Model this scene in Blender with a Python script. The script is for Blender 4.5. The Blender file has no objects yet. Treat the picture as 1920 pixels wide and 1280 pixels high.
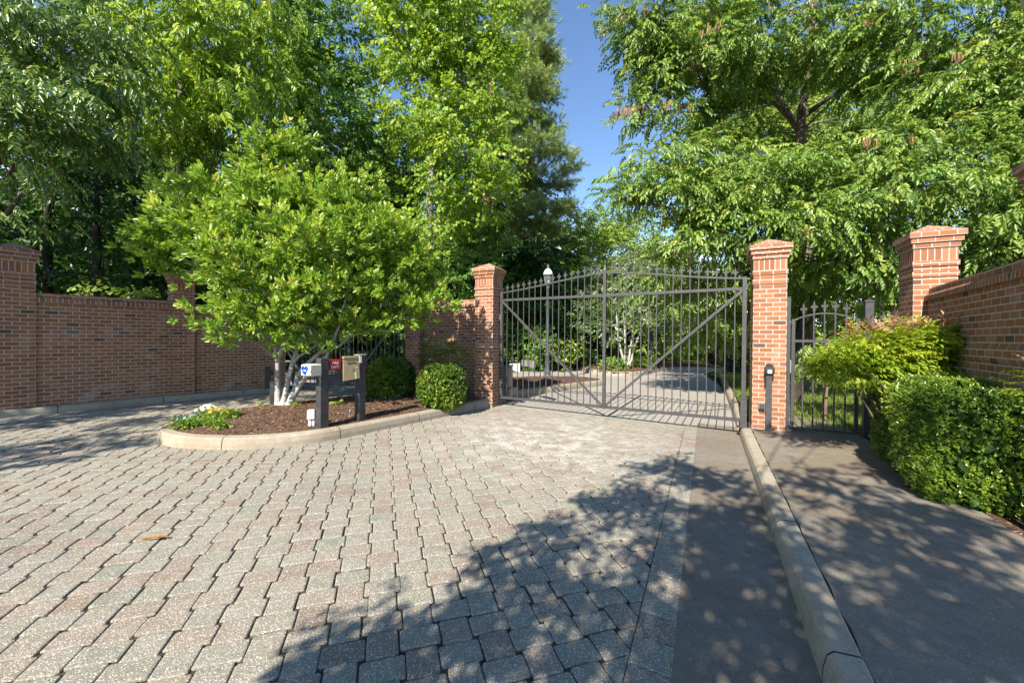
import bpy, math, random
import numpy as np
from mathutils import Vector, Matrix
random.seed(7); RNG = np.random.default_rng(11)
SC = bpy.context.scene
COL = SC.collection
rad = math.radians

# ------------------------------------------------------------------ site frame
CAMZ = 1.80
FPX = 746.67                      # 14 mm lens on a 36 mm sensor
TA, TB = -.010, .0081             # gentle fall of the site
def gz(x, y): return TA*x + TB*y
O = (4.39, 7.26); U = (.898, -.439); V = (.439, .898)     # entry line and drive direction
ANG = math.atan2(U[1], U[0])
def XY(s, t): return (O[0]+s*U[0]+t*V[0], O[1]+s*U[1]+t*V[1])
def ST(x, y):
    dx, dy = x-O[0], y-O[1]
    return dx*U[0]+dy*U[1], dx*V[0]+dy*V[1]
_p, _r = rad(.5), rad(.45)
CF = Vector((0, math.cos(_p), -math.sin(_p)))
_u0 = Vector((0, math.sin(_p), math.cos(_p))); _r0 = Vector((1, 0, 0))
CR = _r0*math.cos(_r)+_u0*math.sin(_r); CU = _u0*math.cos(_r)-_r0*math.sin(_r)
def at(px, py, dep):
    """survey point: bearing/elevation read from the photo, measured distance"""
    d = CF+CR*((px-960)/FPX)+CU*(-(py-640)/FPX)
    t = dep/d.y
    return Vector((d.x*t, dep, CAMZ+d.z*t))
SUN_EL = 38.5
_h = Vector((.48, .877)).normalized()
LDIR = Vector((_h.x*math.cos(rad(SUN_EL)), _h.y*math.cos(rad(SUN_EL)), -math.sin(rad(SUN_EL))))

# ------------------------------------------------------------------ object helpers
def tag(o, label=None, cat=None, group=None, kind=None):
    if label: o['label'] = label
    if cat: o['category'] = cat
    if group: o['group'] = group
    if kind: o['kind'] = kind
    return o
def empty(name, loc, rz=0., label=None, cat=None, group=None):
    o = bpy.data.objects.new(name, None); COL.objects.link(o)
    o.location = loc; o.rotation_euler = (0, 0, rz); o.empty_display_size = .1
    return tag(o, label, cat, group)
def link(name, me, mats, parent=None):
    o = bpy.data.objects.new(name, me); COL.objects.link(o)
    if not isinstance(mats, (list, tuple)): mats = [mats]
    for m in mats: me.materials.append(m)
    if parent is not None: o.parent = parent
    return o
def copy_tree(o, parent=None):
    c = o.copy(); COL.objects.link(c)
    if parent is not None: c.parent = parent
    for ch in list(o.children): copy_tree(ch, c)
    return c

class MB:
    """collects shapes into ONE mesh"""
    def __init__(s): s.v = []; s.f = []; s.uv = []; s.mi = []; s.sm = []
    def face(s, pts, uvs=None, mi=0, smooth=False):
        n = len(s.v); s.v += [tuple(p) for p in pts]; s.f.append(list(range(n, n+len(pts))))
        s.uv += uvs if uvs else [(p[0], p[1]) for p in pts]; s.mi.append(mi); s.sm.append(smooth)
    def box(s, x0, x1, y0, y1, z0, z1, mi=0, swap=False, M=None, uo=0., skip=''):
        def uvf(kind, p):
            x, y, z = p
            if kind == 'y': r = (x+uo, z)
            elif kind == 'x': r = (y+.1+uo, z)
            else: r = (x, y)
            return (r[1]-z0, r[0]) if (swap and kind != 'z') else r
        c = [(x0, y0, z0), (x1, y0, z0), (x1, y1, z0), (x0, y1, z0), (x0, y0, z1), (x1, y0, z1), (x1, y1, z1), (x0, y1, z1)]
        for q, k in (((0, 1, 5, 4), 'y'), ((1, 2, 6, 5), 'x'), ((2, 3, 7, 6), 'y'), ((3, 0, 4, 7), 'x'), ((4, 5, 6, 7), 'z'), ((3, 2, 1, 0), 'z')):
            pts = [c[i] for i in q]; uvs = [uvf(k, p) for p in pts]
            if M is not None: pts = [tuple(M @ Vector(p)) for p in pts]
            s.face(pts, uvs, mi)
    def bbox(s, x0, x1, y0, y1, z0, z1, b=.01, mi=0, M=None):
        """box with chamfered edges"""
        import itertools
        bb = min(b, (x1-x0)*.45, (y1-y0)*.45, (z1-z0)*.45)
        def P(sx, sy, sz, ax):
            x = (x0, x1)[sx]; y = (y0, y1)[sy]; z = (z0, z1)[sz]
            dx = bb*(1 if not sx else -1); dy = bb*(1 if not sy else -1); dz = bb*(1 if not sz else -1)
            if ax == 0: return (x, y+dy, z+dz)
            if ax == 1: return (x+dx, y, z+dz)
            return (x+dx, y+dy, z)
        T = (lambda p: tuple(M @ Vector(p))) if M is not None else (lambda p: p)
        def add(l):
            pts = [Vector(p) for p in l]
            cen = sum(pts, Vector())/len(pts); mid = Vector(((x0+x1)/2, (y0+y1)/2, (z0+z1)/2))
            nrm = (pts[1]-pts[0]).cross(pts[2]-pts[0])
            if nrm.dot(cen-mid) < 0: l = l[::-1]
            s.face([T(p) for p in l], None, mi)
        for i in (0, 1):
            add([P(i, 0, 0, 0), P(i, 1, 0, 0), P(i, 1, 1, 0), P(i, 0, 1, 0)])
            add([P(0, i, 0, 1), P(1, i, 0, 1), P(1, i, 1, 1), P(0, i, 1, 1)])
            add([P(0, 0, i, 2), P(1, 0, i, 2), P(1, 1, i, 2), P(0, 1, i, 2)])
        for a, b2 in itertools.product((0, 1), (0, 1)):
            add([P(a, b2, 0, 0), P(a, b2, 1, 0), P(a, b2, 1, 1), P(a, b2, 0, 1)])
            add([P(a, 0, b2, 0), P(a, 1, b2, 0), P(a, 1, b2, 2), P(a, 0, b2, 2)])
            add([P(0, a, b2, 1), P(1, a, b2, 1), P(1, a, b2, 2), P(0, a, b2, 2)])
        for a, b2, c2 in itertools.product((0, 1), (0, 1), (0, 1)):
            add([P(a, b2, c2, 0), P(a, b2, c2, 1), P(a, b2, c2, 2)])
    def bar(s, a, b, w, h=None, mi=0, up=(0, 0, 1)):
        """square bar from a to b"""
        a, b = Vector(a), Vector(b); d = (b-a); L = d.length; d = d/L
        h = w if h is None else h
        upv = Vector(up)
        if abs(d.dot(upv)) > .95: upv = Vector((0, 1, 0))
        x = d.cross(upv).normalized(); y = x.cross(d)
        c = [a+x*sx*w/2+y*sy*h/2 for sx, sy in ((-1, -1), (1, -1), (1, 1), (-1, 1))]
        e = [p+d*L for p in c]
        for i in range(4):
            j = (i+1) % 4
            s.face([c[i], c[j], e[j], e[i]], [(i*w, 0), ((i+1)*w, 0), ((i+1)*w, L), (i*w, L)], mi)
        s.face(c[::-1], None, mi); s.face(e, None, mi)
    def tube(s, pts, rads, n=8, mi=0, cap=True, smooth=True):
        pts = [Vector(p) for p in pts]; base = len(s.v); up = Vector((.13, .31, .94)); L = 0
        for i, p in enumerate(pts):
            d = (pts[min(i+1, len(pts)-1)]-pts[max(i-1, 0)]).normalized()
            x = d.cross(up)
            if x.length < 1e-3: x = d.cross(Vector((1, 0, 0)))
            x.normalize(); y = x.cross(d)
            for k in range(n):
                a = 2*math.pi*k/n
                s.v.append(tuple(p+(x*math.cos(a)+y*math.sin(a))*rads[i]))
        for i in range(len(pts)-1):
            l2 = L+(pts[i+1]-pts[i]).length
            for k in range(n):
                k2 = (k+1) % n
                s.f.append([base+i*n+k, base+i*n+k2, base+(i+1)*n+k2, base+(i+1)*n+k])
                w = 2*math.pi*rads[0]/n
                s.uv += [(k*w, L), (k*w+w, L), (k*w+w, l2), (k*w, l2)]; s.mi.append(mi); s.sm.append(smooth)
            L = l2
        if cap:
            m = len(pts)-1
            s.f.append([base+m*n+k for k in range(n)]); s.uv += [(0, 0)]*n; s.mi.append(mi); s.sm.append(False)
    def lathe(s, prof, n=20, mi=0, c=(0, 0, 0), smooth=True):
        base = len(s.v)
        for r_, z in prof:
            for k in range(n):
                a = 2*math.pi*k/n; s.v.append((c[0]+r_*math.cos(a), c[1]+r_*math.sin(a), c[2]+z))
        for i in range(len(prof)-1):
            for k in range(n):
                k2 = (k+1) % n
                s.f.append([base+i*n+k, base+i*n+k2, base+(i+1)*n+k2, base+(i+1)*n+k])
                s.uv += [(0, 0)]*4; s.mi.append(mi); s.sm.append(smooth)
    def prism(s, outline, y0, y1, mi=0, M=None):
        """outline in xz, extruded along y"""
        T = (lambda p: tuple(M @ Vector(p))) if M is not None else (lambda p: p)
        n = len(outline)
        s.face([T((x, y0, z)) for x, z in outline], None, mi)
        s.face([T((x, y1, z)) for x, z in outline[::-1]], None, mi)
        for i in range(n):
            a, b = outline[i], outline[(i+1) % n]
            s.face([T((b[0], y0, b[1])), T((a[0], y0, a[1])), T((a[0], y1, a[1])), T((b[0], y1, b[1]))], None, mi)
    def build(s, name, mats, parent=None):
        me = bpy.data.meshes.new(name); me.from_pydata(s.v, [], s.f)
        uvl = me.uv_layers.new(name='UVMap')
        uvl.data.foreach_set('uv', np.array(s.uv, dtype=np.float32).ravel())
        me.polygons.foreach_set('material_index', s.mi)
        me.polygons.foreach_set('use_smooth', s.sm)
        me.update()
        return link(name, me, mats, parent)

# ------------------------------------------------------------------ materials
class NT:
    def __init__(s, name):
        s.m = bpy.data.materials.new(name); s.m.use_nodes = True
        s.t = s.m.node_tree; s.t.nodes.clear()
        s.out = s.n('ShaderNodeOutputMaterial')
    def n(s, kind, **kw):
        nd = s.t.nodes.new(kind)
        for k, v in kw.items():
            if k.startswith('i_'): nd.inputs[k[2:].replace('_', ' ')].default_value = v
            else: setattr(nd, k, v)
        return nd
    def l(s, a, b): s.t.links.new(a, b)
    def noise(s, vec, scale, detail=4, rough=.55):
        nd = s.n('ShaderNodeTexNoise'); nd.inputs['Scale'].default_value = scale
        nd.inputs['Detail'].default_value = detail; nd.inputs['Roughness'].default_value = rough
        if vec is not None: s.l(vec, nd.inputs['Vector'])
        return nd.outputs['Fac']
    def ramp(s, fac, stops):
        nd = s.n('ShaderNodeValToRGB'); el = nd.color_ramp.elements
        while len(el) < len(stops): el.new(.5)
        for e, (p, c) in zip(el, stops):
            e.position = p; e.color = (*c, 1) if len(c) == 3 else c
        s.l(fac, nd.inputs['Fac']); return nd.outputs['Color']
    def mix(s, fac, a, b, mode='MIX'):
        nd = s.n('ShaderNodeMix'); nd.data_type = 'RGBA'; nd.blend_type = mode
        for sock, val in ((nd.inputs[0], fac), (nd.inputs[6], a), (nd.inputs[7], b)):
            if isinstance(val, (int, float)): sock.default_value = val
            elif isinstance(val, tuple): sock.default_value = (*val, 1)
            else: s.l(val, sock)
        return nd.outputs[2]
    def math(s, op, a, b=0., c=None):
        nd = s.n('ShaderNodeMath'); nd.operation = op
        for i, val in enumerate((a, b) if c is None else (a, b, c)):
            if isinstance(val, (int, float)): nd.inputs[i].default_value = val
            else: s.l(val, nd.inputs[i])
        return nd.outputs[0]
    def coord(s, which='Object'): return s.n('ShaderNodeTexCoord').outputs[which]
    def attr(s, name): return s.n('ShaderNodeAttribute', attribute_name=name)
    def bump(s, h, strength=.5, dist=.01):
        nd = s.n('ShaderNodeBump'); nd.inputs['Strength'].default_value = strength; nd.inputs['Distance'].default_value = dist
        s.l(h, nd.inputs['Height']); return nd.outputs[0]
    def princ(s, col, rough=.8, normal=None, spec=.3, metal=0.):
        b = s.n('ShaderNodeBsdfPrincipled')
        for sock, val in ((b.inputs['Base Color'], col), (b.inputs['Roughness'], rough)):
            if isinstance(val, tuple): sock.default_value = (*val, 1)
            elif isinstance(val, (int, float)): sock.default_value = val
            else: s.l(val, sock)
        b.inputs['Specular IOR Level'].default_value = spec; b.inputs['Metallic'].default_value = metal
        if normal is not None: s.l(normal, b.inputs['Normal'])
        return b
    def done(s, shader): s.l(shader.outputs[0], s.out.inputs['Surface']); return s.m

def m_brick(name, soldier=False, tone=1.):
    k = NT(name); uv = k.coord('UV')
    b = k.n('ShaderNodeTexBrick'); k.l(uv, b.inputs['Vector'])
    b.offset = 0. if soldier else .5; b.squash = 1.
    for nm, v in (('Scale', 1.), ('Mortar Size', .0075), ('Mortar Smooth', .12), ('Bias', 0.), ('Brick Width', .203), ('Row Height', .0813)): b.inputs[nm].default_value = v
    b.inputs['Color1'].default_value = (0, 0, 0, 1); b.inputs['Color2'].default_value = (1, 1, 1, 1); b.inputs['Mortar'].default_value = (.5, .5, .5, 1)
    def c(r, g, bb): return (r*tone, g*tone, bb*tone)
    bc = k.ramp(b.outputs['Color'], [(0, c(.085, .066, .05)), (.035, c(.12, .085, .06)), (.05, c(.27, .112, .054)), (.3, c(.35, .146, .066)), (.55, c(.42, .195, .092)), (.72, c(.30, .124, .062)), (.88, c(.44, .22, .115)), (1, c(.34, .15, .095))])
    obj = k.coord('Object')
    n1 = k.noise(obj, 38, 5, .7); n2 = k.noise(obj, 1.7, 4)
    bc = k.mix(k.math('MULTIPLY', n1, .55), bc, (.19, .082, .05), 'MIX')
    fine = k.noise(obj, 150, 3)
    bc = k.mix(.35, bc, k.ramp(fine, [(.3, (.35, .35, .35)), (.7, (1, 1, 1))]), 'MULTIPLY')
    mort = k.ramp(n1, [(.3, (.33, .30, .265)), (.7, (.48, .445, .395))])
    col = k.mix(b.outputs['Fac'], bc, mort)
    # efflorescence and weather staining
    st = k.ramp(n2, [(.57, (0, 0, 0)), (.72, (1, 1, 1))])
    col = k.mix(k.math('MULTIPLY', st, .26), col, (.55, .48, .42))
    h = k.math('SUBTRACT', k.math('MULTIPLY', fine, .35), b.outputs['Fac'])
    return k.done(k.princ(col, .9, k.bump(h, .8, .006), .2))

def m_plain(name, col, rough=.6, spec=.4, var=.12, scale=9., bump=0., metal=0.):
    k = NT(name); o = k.coord('Object'); n = k.noise(o, scale, 5, .65)
    dark = tuple(c*(1-var*1.6) for c in col); lite = tuple(min(1, c*(1+var)) for c in col)
    cc = k.ramp(n, [(.3, dark), (.7, lite)])
    nrm = k.bump(k.noise(o, scale*9, 3), bump, .004) if bump else None
    return k.done(k.princ(cc, rough, nrm, spec, metal))

def m_conc(name, col, speck=.35, stain=.4, joint=0., scale=1., wide=(.25, .21, .17)):
    k = NT(name); o = k.coord('Object')
    n1 = k.noise(o, 1.1*scale, 5, .6); n2 = k.noise(o, 9*scale, 6, .7); n3 = k.noise(o, 120, 2, .6)
    a = tuple(c*.72 for c in col); b = tuple(min(1, c*1.15) for c in col)
    cc = k.ramp(n2, [(.25, a), (.75, b)])
    cc = k.mix(k.math('MULTIPLY', k.ramp(n1, [(.42, (0, 0, 0)), (.68, (1, 1, 1))]), stain), cc, tuple(c*w*3 for c, w in zip(col, wide)))
    vo = k.n('ShaderNodeTexVoronoi'); vo.inputs['Scale'].default_value = 105.; k.l(o, vo.inputs['Vector'])
    wn = k.n('ShaderNodeTexWhiteNoise'); k.l(vo.outputs['Color'], wn.inputs['Vector'])
    pick = k.math('MULTIPLY', k.math('GREATER_THAN', wn.outputs['Value'], .86), k.math('LESS_THAN', vo.outputs['Distance'], .29))
    cc = k.mix(k.math('MULTIPLY', pick, speck), cc, (.68, .66, .62))
    drk = k.math('MULTIPLY', k.math('LESS_THAN', wn.outputs['Value'], .16), k.math('LESS_THAN', vo.outputs['Distance'], .40))
    cc = k.mix(k.math('MULTIPLY', drk, speck*.8), cc, tuple(c*.35 for c in col))
    if joint:
        sep = k.n('ShaderNodeSeparateXYZ'); k.l(k.coord('UV'), sep.inputs[0])
        fr = k.math('FRACT', k.math('DIVIDE', sep.outputs[0], joint))
        j = k.math('LESS_THAN', k.math('ABSOLUTE', k.math('SUBTRACT', fr, .5)), .0045/joint*1.6)
        cc = k.mix(j, cc, (.04, .036, .03))
    hh = k.math('ADD', n3, k.math('MULTIPLY', n2, .6))
    return k.done(k.princ(cc, .92, k.bump(hh, .55, .006), .22))

def m_paver():
    k = NT('concrete_paver'); o = k.coord('Object'); r = k.attr('rnd').outputs['Fac']
    base = k.ramp(r, [(0, (.275, .22, .172)), (.2, (.31, .264, .21)), (.42, (.305, .278, .222)), (.62, (.295, .28, .225)), (.85, (.325, .30, .246)), (1, (.255, .257, .204))])
    n2 = k.noise(o, 14, 5, .7); n1 = k.noise(o, .55, 5, .6); n4 = k.noise(o, 75, 3, .7)
    base = k.mix(.55, base, k.ramp(n2, [(.25, (.5, .5, .5)), (.7, (1, 1, 1))]), 'MULTIPLY')
    base = k.mix(.6, base, k.ramp(n4, [(.3, (.5, .49, .47)), (.68, (1.0, 1.0, 1.0))]), 'MULTIPLY')
    # worn whitish film near the gate, darker tyre / oil stains elsewhere
    wm = k.ramp(k.noise(o, .9, 5, .65), [(.56, (0, 0, 0)), (.74, (1, 1, 1))])
    wd = k.n('ShaderNodeVectorMath', operation='DISTANCE'); k.l(o, wd.inputs[0]); wd.inputs[1].default_value = (.6, 6.9, 0)
    near = k.ramp(k.math('DIVIDE', wd.outputs['Value'], 2.6), [(.15, (1, 1, 1)), (1, (0, 0, 0))])
    wm2 = k.ramp(k.noise(o, 3.2, 6, .7), [(.44, (0, 0, 0)), (.7, (1, 1, 1))])
    base = k.mix(k.math('MULTIPLY', k.math('MULTIPLY', near, wm2), .75), base, (.62, .59, .55))
    dk = k.ramp(n1, [(.54, (0, 0, 0)), (.7, (1, 1, 1))])
    base = k.mix(k.math('MULTIPLY', dk, .42), base, (.13, .12, .105))
    vo = k.n('ShaderNodeTexVoronoi'); vo.inputs['Scale'].default_value = 110.; k.l(o, vo.inputs['Vector'])
    wn = k.n('ShaderNodeTexWhiteNoise'); k.l(vo.outputs['Color'], wn.inputs['Vector'])
    pick = k.math('MULTIPLY', k.math('GREATER_THAN', wn.outputs['Value'], .66), k.math('LESS_THAN', vo.outputs['Distance'], .40))
    base = k.mix(k.math('MULTIPLY', pick, .62), base, (.66, .64, .60))
    drk = k.math('MULTIPLY', k.math('LESS_THAN', wn.outputs['Value'], .2), k.math('LESS_THAN', vo.outputs['Distance'], .42))
    base = k.mix(k.math('MULTIPLY', drk, .5), base, (.10, .09, .08))
    return k.done(k.princ(base, .93, k.bump(k.math('ADD', n4, k.math('MULTIPLY', vo.outputs['Distance'], .5)), .7, .006), .2))

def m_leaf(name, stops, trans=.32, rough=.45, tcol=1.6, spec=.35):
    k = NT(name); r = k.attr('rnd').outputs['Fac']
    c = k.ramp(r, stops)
    b = k.princ(c, rough, None, spec)
    t = k.n('ShaderNodeBsdfTranslucent')
    br = k.mix(1., c, (tcol*1.15, tcol, tcol*.5), 'MULTIPLY'); k.l(br, t.inputs['Color'])
    mx = k.n('ShaderNodeMixShader'); mx.inputs[0].default_value = trans
    k.l(b.outputs[0], mx.inputs[1]); k.l(t.outputs[0], mx.inputs[2])
    return k.done(mx)

def m_bark(name, dark, lite, scale=6., stretch=.25, bump=.9):
    k = NT(name); o = k.coord('Object')
    mp = k.n('ShaderNodeMapping'); mp.inputs['Scale'].default_value = (1, 1, stretch); k.l(o, mp.inputs['Vector'])
    n = k.noise(mp.outputs[0], scale*2.2, 6, .7); n2 = k.noise(o, scale*.5, 4)
    c = k.ramp(n, [(.32, dark), (.66, lite)])
    c = k.mix(k.math('MULTIPLY', n2, .4), c, tuple((a+b)*.4 for a, b in zip(dark, lite)))
    return k.done(k.princ(c, .92, k.bump(n, bump, .02), .15))

M = {}
M['brick'] = m_brick('red_brick'); M['soldier'] = m_brick('soldier_brick', True)
M['paver'] = m_paver()
M['sand'] = m_plain('joint_sand', (.062, .054, .04), .95, .1, .4, 30, .5)
M['kerb'] = m_conc('kerb_concrete', (.34, .30, .235), .55, .6, 1.7)
M['walk'] = m_conc('aged_concrete', (.205, .182, .148), .42, .7)
M['gutter'] = m_conc('gutter_concrete', (.20, .18, .15), .36, .7)
M['drive'] = m_conc('drive_asphalt', (.32, .30, .27), .25, .3)
M['strip'] = M['paver']
M['mulch'] = m_plain('mulch', (.11, .07, .05), .95, .1, .5, 26, 1.)
M['chip'] = m_leaf('mulch_chip', [(0, (0.047, 0.027, 0.018)), (.5, (0.149, 0.085, 0.054)), (.85, (0.230, 0.142, 0.095)), (1, (0.365, 0.243, 0.162))], .0, .9, 1, .1)
M['soil'] = m_plain('forest_floor', (.055, .05, .028), .95, .1, .5, 2.2, .8)
M['iron'] = m_plain('grey_painted_iron', (.052, .051, .053), .45, .45, .2, 14)
M['black'] = m_plain('black_painted_steel', (.022, .022, .024), .45, .45, .2, 14)
M['post'] = m_plain('charcoal_timber', (.042, .041, .045), .6, .35, .3, 7, .3)
M['white'] = m_plain('white_plastic', (.62, .61, .57), .5, .4, .1, 14)
M['cream'] = m_plain('cream_plastic', (.55, .53, .44), .5, .4, .1, 14)
M['tan'] = m_plain('tan_panel', (.30, .235, .13), .45, .4, .12, 10)
M['red'] = m_plain('red_paint', (.38, .012, .016), .35, .5, .1, 9)
M['blue'] = m_plain('blue_plastic', (.005, .05, .48), .35, .5, .15, 30)
M['grey'] = m_plain('grey_metal', (.21, .215, .205), .5, .4, .12, 6)
M['lamp_shaded'] = m_plain('shaded_lamp_metal', (.075, .085, .105), .45, .4, .15, 6)  # shade on the lamp post put into a dark blue-grey
M['bark'] = m_bark('brown_bark', (.06, .047, .036), (.24, .195, .155))
M['bark_dark'] = m_bark('dark_bark', (.018, .015, .012), (.06, .048, .038))
M['bark_pale'] = m_bark('pale_grey_bark', (.20, .18, .155), (.52, .49, .45), 9., .8, .4)
M['bark_white'] = m_bark('whitish_bark', (.16, .15, .135), (.56, .54, .50), 9., .9, .5)
M['bark_pine'] = m_bark('pine_bark', (.07, .045, .035), (.24, .165, .12))
g = lambda *a: a
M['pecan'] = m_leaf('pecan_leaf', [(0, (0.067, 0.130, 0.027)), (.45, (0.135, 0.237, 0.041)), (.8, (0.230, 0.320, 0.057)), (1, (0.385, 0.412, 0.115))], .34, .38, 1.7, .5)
M['pecan_shaded'] = m_leaf('shaded_pecan_leaf', [(0, (0.059, 0.116, 0.029)), (.5, (0.118, 0.210, 0.049)), (.85, (0.181, 0.284, 0.055)), (1, (0.297, 0.367, 0.083))], .28, .36, 1.6, .5)  # darker pecan green, canopy shade put into the leaf colour
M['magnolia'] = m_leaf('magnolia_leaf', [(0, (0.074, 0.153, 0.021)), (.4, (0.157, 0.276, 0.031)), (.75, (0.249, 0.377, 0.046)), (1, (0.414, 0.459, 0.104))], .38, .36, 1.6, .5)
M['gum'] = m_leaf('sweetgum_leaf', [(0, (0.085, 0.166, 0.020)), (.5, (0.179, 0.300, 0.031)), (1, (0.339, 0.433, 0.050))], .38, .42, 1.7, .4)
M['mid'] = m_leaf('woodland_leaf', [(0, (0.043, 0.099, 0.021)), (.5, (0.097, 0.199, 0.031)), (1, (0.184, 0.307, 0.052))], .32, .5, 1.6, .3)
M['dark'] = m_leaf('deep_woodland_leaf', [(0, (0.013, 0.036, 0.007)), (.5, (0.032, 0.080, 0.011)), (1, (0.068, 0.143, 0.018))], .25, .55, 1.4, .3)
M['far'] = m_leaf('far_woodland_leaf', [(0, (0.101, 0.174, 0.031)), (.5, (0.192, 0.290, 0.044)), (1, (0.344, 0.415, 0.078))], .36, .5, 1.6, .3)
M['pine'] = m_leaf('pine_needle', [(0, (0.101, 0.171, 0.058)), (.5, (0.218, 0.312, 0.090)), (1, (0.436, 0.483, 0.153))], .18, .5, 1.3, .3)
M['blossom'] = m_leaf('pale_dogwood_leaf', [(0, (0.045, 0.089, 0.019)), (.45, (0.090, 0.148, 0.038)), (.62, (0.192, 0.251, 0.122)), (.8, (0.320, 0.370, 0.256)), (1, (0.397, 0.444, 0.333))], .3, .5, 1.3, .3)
M['box'] = m_leaf('boxwood_leaf', [(0, (0.037, 0.077, 0.010)), (.45, (0.094, 0.168, 0.017)), (.8, (0.178, 0.252, 0.025)), (1, (0.299, 0.336, 0.051))], .25, .32, 1.5, .55)
M['shrubcore'] = m_plain('shrub_twigs', (.018, .022, .010), .95, .1, .4, 20)
M['nandina'] = m_leaf('nandina_leaf', [(0, (0.110, 0.216, 0.013)), (.4, (0.207, 0.316, 0.022)), (.8, (0.343, 0.405, 0.039)), (1, (0.468, 0.455, 0.066))], .38, .4, 1.5, .4)
M['nandred'] = m_leaf('red_nandina_leaf', [(0, (0.228, 0.074, 0.051)), (.5, (0.352, 0.165, 0.100)), (1, (0.435, 0.329, 0.157))], .35, .4, 1.3, .4)
M['plum'] = m_leaf('purple_leaf', [(0, (.03, .016, .018)), (1, (.09, .045, .045))], .2, .5, 1.2, .3)
M['catkin'] = m_leaf('dry_catkin', [(0, (0.208, 0.121, 0.063)), (1, (0.442, 0.284, 0.168))], .15, .8, 1.2, .1)
M['grass'] = m_leaf('grass_blade', [(0, (0.078, 0.132, 0.017)), (.6, (0.143, 0.216, 0.028)), (1, (0.273, 0.288, 0.066))], .35, .5, 1.4, .3)
M['hosta'] = m_leaf('hosta_leaf', [(0, (0.111, 0.228, 0.022)), (1, (0.255, 0.380, 0.066))], .35, .45, 1.4, .4)
M['petal_blue'] = m_plain('blue_petal', (.22, .27, .72), .6, .2, .2, 60)
M['petal_dark'] = m_plain('crimson_petal', (.16, .008, .03), .6, .2, .2, 60)
M['petal_orange'] = m_plain('orange_petal', (.72, .28, .02), .6, .2, .2, 60)
M['petal_white'] = m_plain('white_petal', (.70, .70, .52), .6, .2, .1, 60)
M['dryleaf'] = m_plain('dry_orange_leaf', (.36, .13, .025), .55, .3, .35, 40)
def m_glass():
    k = NT('lantern_glass'); b = k.princ((.75, .8, .82), .08, None, .5)
    b.inputs['Transmission Weight'].default_value = .85; b.inputs['IOR'].default_value = 1.1
    return k.done(b)
M['glass'] = m_glass()

# ------------------------------------------------------------------ sky and light
w = bpy.data.worlds.new('World'); SC.world = w; w.use_nodes = True
nt = w.node_tree; nt.nodes.clear()
wo = nt.nodes.new('ShaderNodeOutputWorld'); bg = nt.nodes.new('ShaderNodeBackground')
sky = nt.nodes.new('ShaderNodeTexSky'); sky.sky_type = 'NISHITA'; sky.sun_disc = False
sky.sun_elevation = rad(SUN_EL); sky.sun_rotation = math.atan2(-_h.x, -_h.y)
sky.air_density = 1.0; sky.dust_density = 0.; sky.ozone_density = 4.5; sky.altitude = 100
bg.inputs['Strength'].default_value = .105
# a few low fair-weather clouds near the horizon
tc = nt.nodes.new('ShaderNodeTexCoord'); mp = nt.nodes.new('ShaderNodeMapping'); mp.inputs['Scale'].default_value = (3.2, 3.2, 9.)
nz = nt.nodes.new('ShaderNodeTexNoise'); nz.inputs['Scale'].default_value = 1.6; nz.inputs['Detail'].default_value = 7
cr = nt.nodes.new('ShaderNodeValToRGB'); cr.color_ramp.elements[0].position = .52; cr.color_ramp.elements[1].position = .66
sp = nt.nodes.new('ShaderNodeSeparateXYZ'); lo = nt.nodes.new('ShaderNodeValToRGB')
lo.color_ramp.elements[0].position = .14; lo.color_ramp.elements[0].color = (1, 1, 1, 1); lo.color_ramp.elements[1].position = .30; lo.color_ramp.elements[1].color = (0, 0, 0, 1)
mu = nt.nodes.new('ShaderNodeMath'); mu.operation = 'MULTIPLY'
mxw = nt.nodes.new('ShaderNodeMix'); mxw.data_type = 'RGBA'; mxw.inputs[7].default_value = (9, 9.1, 9.3, 1)
for a, b in ((tc.outputs['Generated'], mp.inputs[0]), (mp.outputs[0], nz.inputs['Vector']), (nz.outputs['Fac'], cr.inputs[0]),
             (tc.outputs['Generated'], sp.inputs[0]), (sp.outputs[2], lo.inputs[0]), (cr.outputs[0], mu.inputs[0]), (lo.outputs[0], mu.inputs[1]),
             (mu.outputs[0], mxw.inputs[0]), (sky.outputs[0], mxw.inputs[6]), (mxw.outputs[2], bg.inputs[0]), (bg.outputs[0], wo.inputs[0])):
    nt.links.new(a, b)
sl = bpy.data.lights.new('sun', 'SUN'); sl.energy = 5.0; sl.angle = rad(.53); sl.color = (1, .915, .79)
so = bpy.data.objects.new('sun', sl); COL.objects.link(so); so.rotation_euler = LDIR.to_track_quat('-Z', 'Y').to_euler(); so.location = (-12, -22, 22)
cam = bpy.data.cameras.new('camera'); co = bpy.data.objects.new('camera', cam); COL.objects.link(co)
cam.sensor_width = 36; cam.lens = 14.; cam.clip_start = .05; cam.clip_end = 1500
mat3 = Matrix((CR, CU, -CF)).transposed(); co.matrix_world = Matrix.Translation((0, 0, CAMZ)) @ mat3.to_4x4()
SC.camera = co
SC.view_settings.view_transform = 'Standard'; SC.view_settings.look = 'None'; SC.view_settings.exposure = 1.28; SC.view_settings.gamma = 1
SC.cycles.max_bounces = 7; SC.cycles.diffuse_bounces = 4; SC.cycles.glossy_bounces = 2; SC.cycles.transmission_bounces = 5; SC.cycles.transparent_max_bounces = 4
SC.cycles.use_denoising = True; SC.cycles.sample_clamp_indirect = 6.; SC.cycles.use_adaptive_sampling = True

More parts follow.
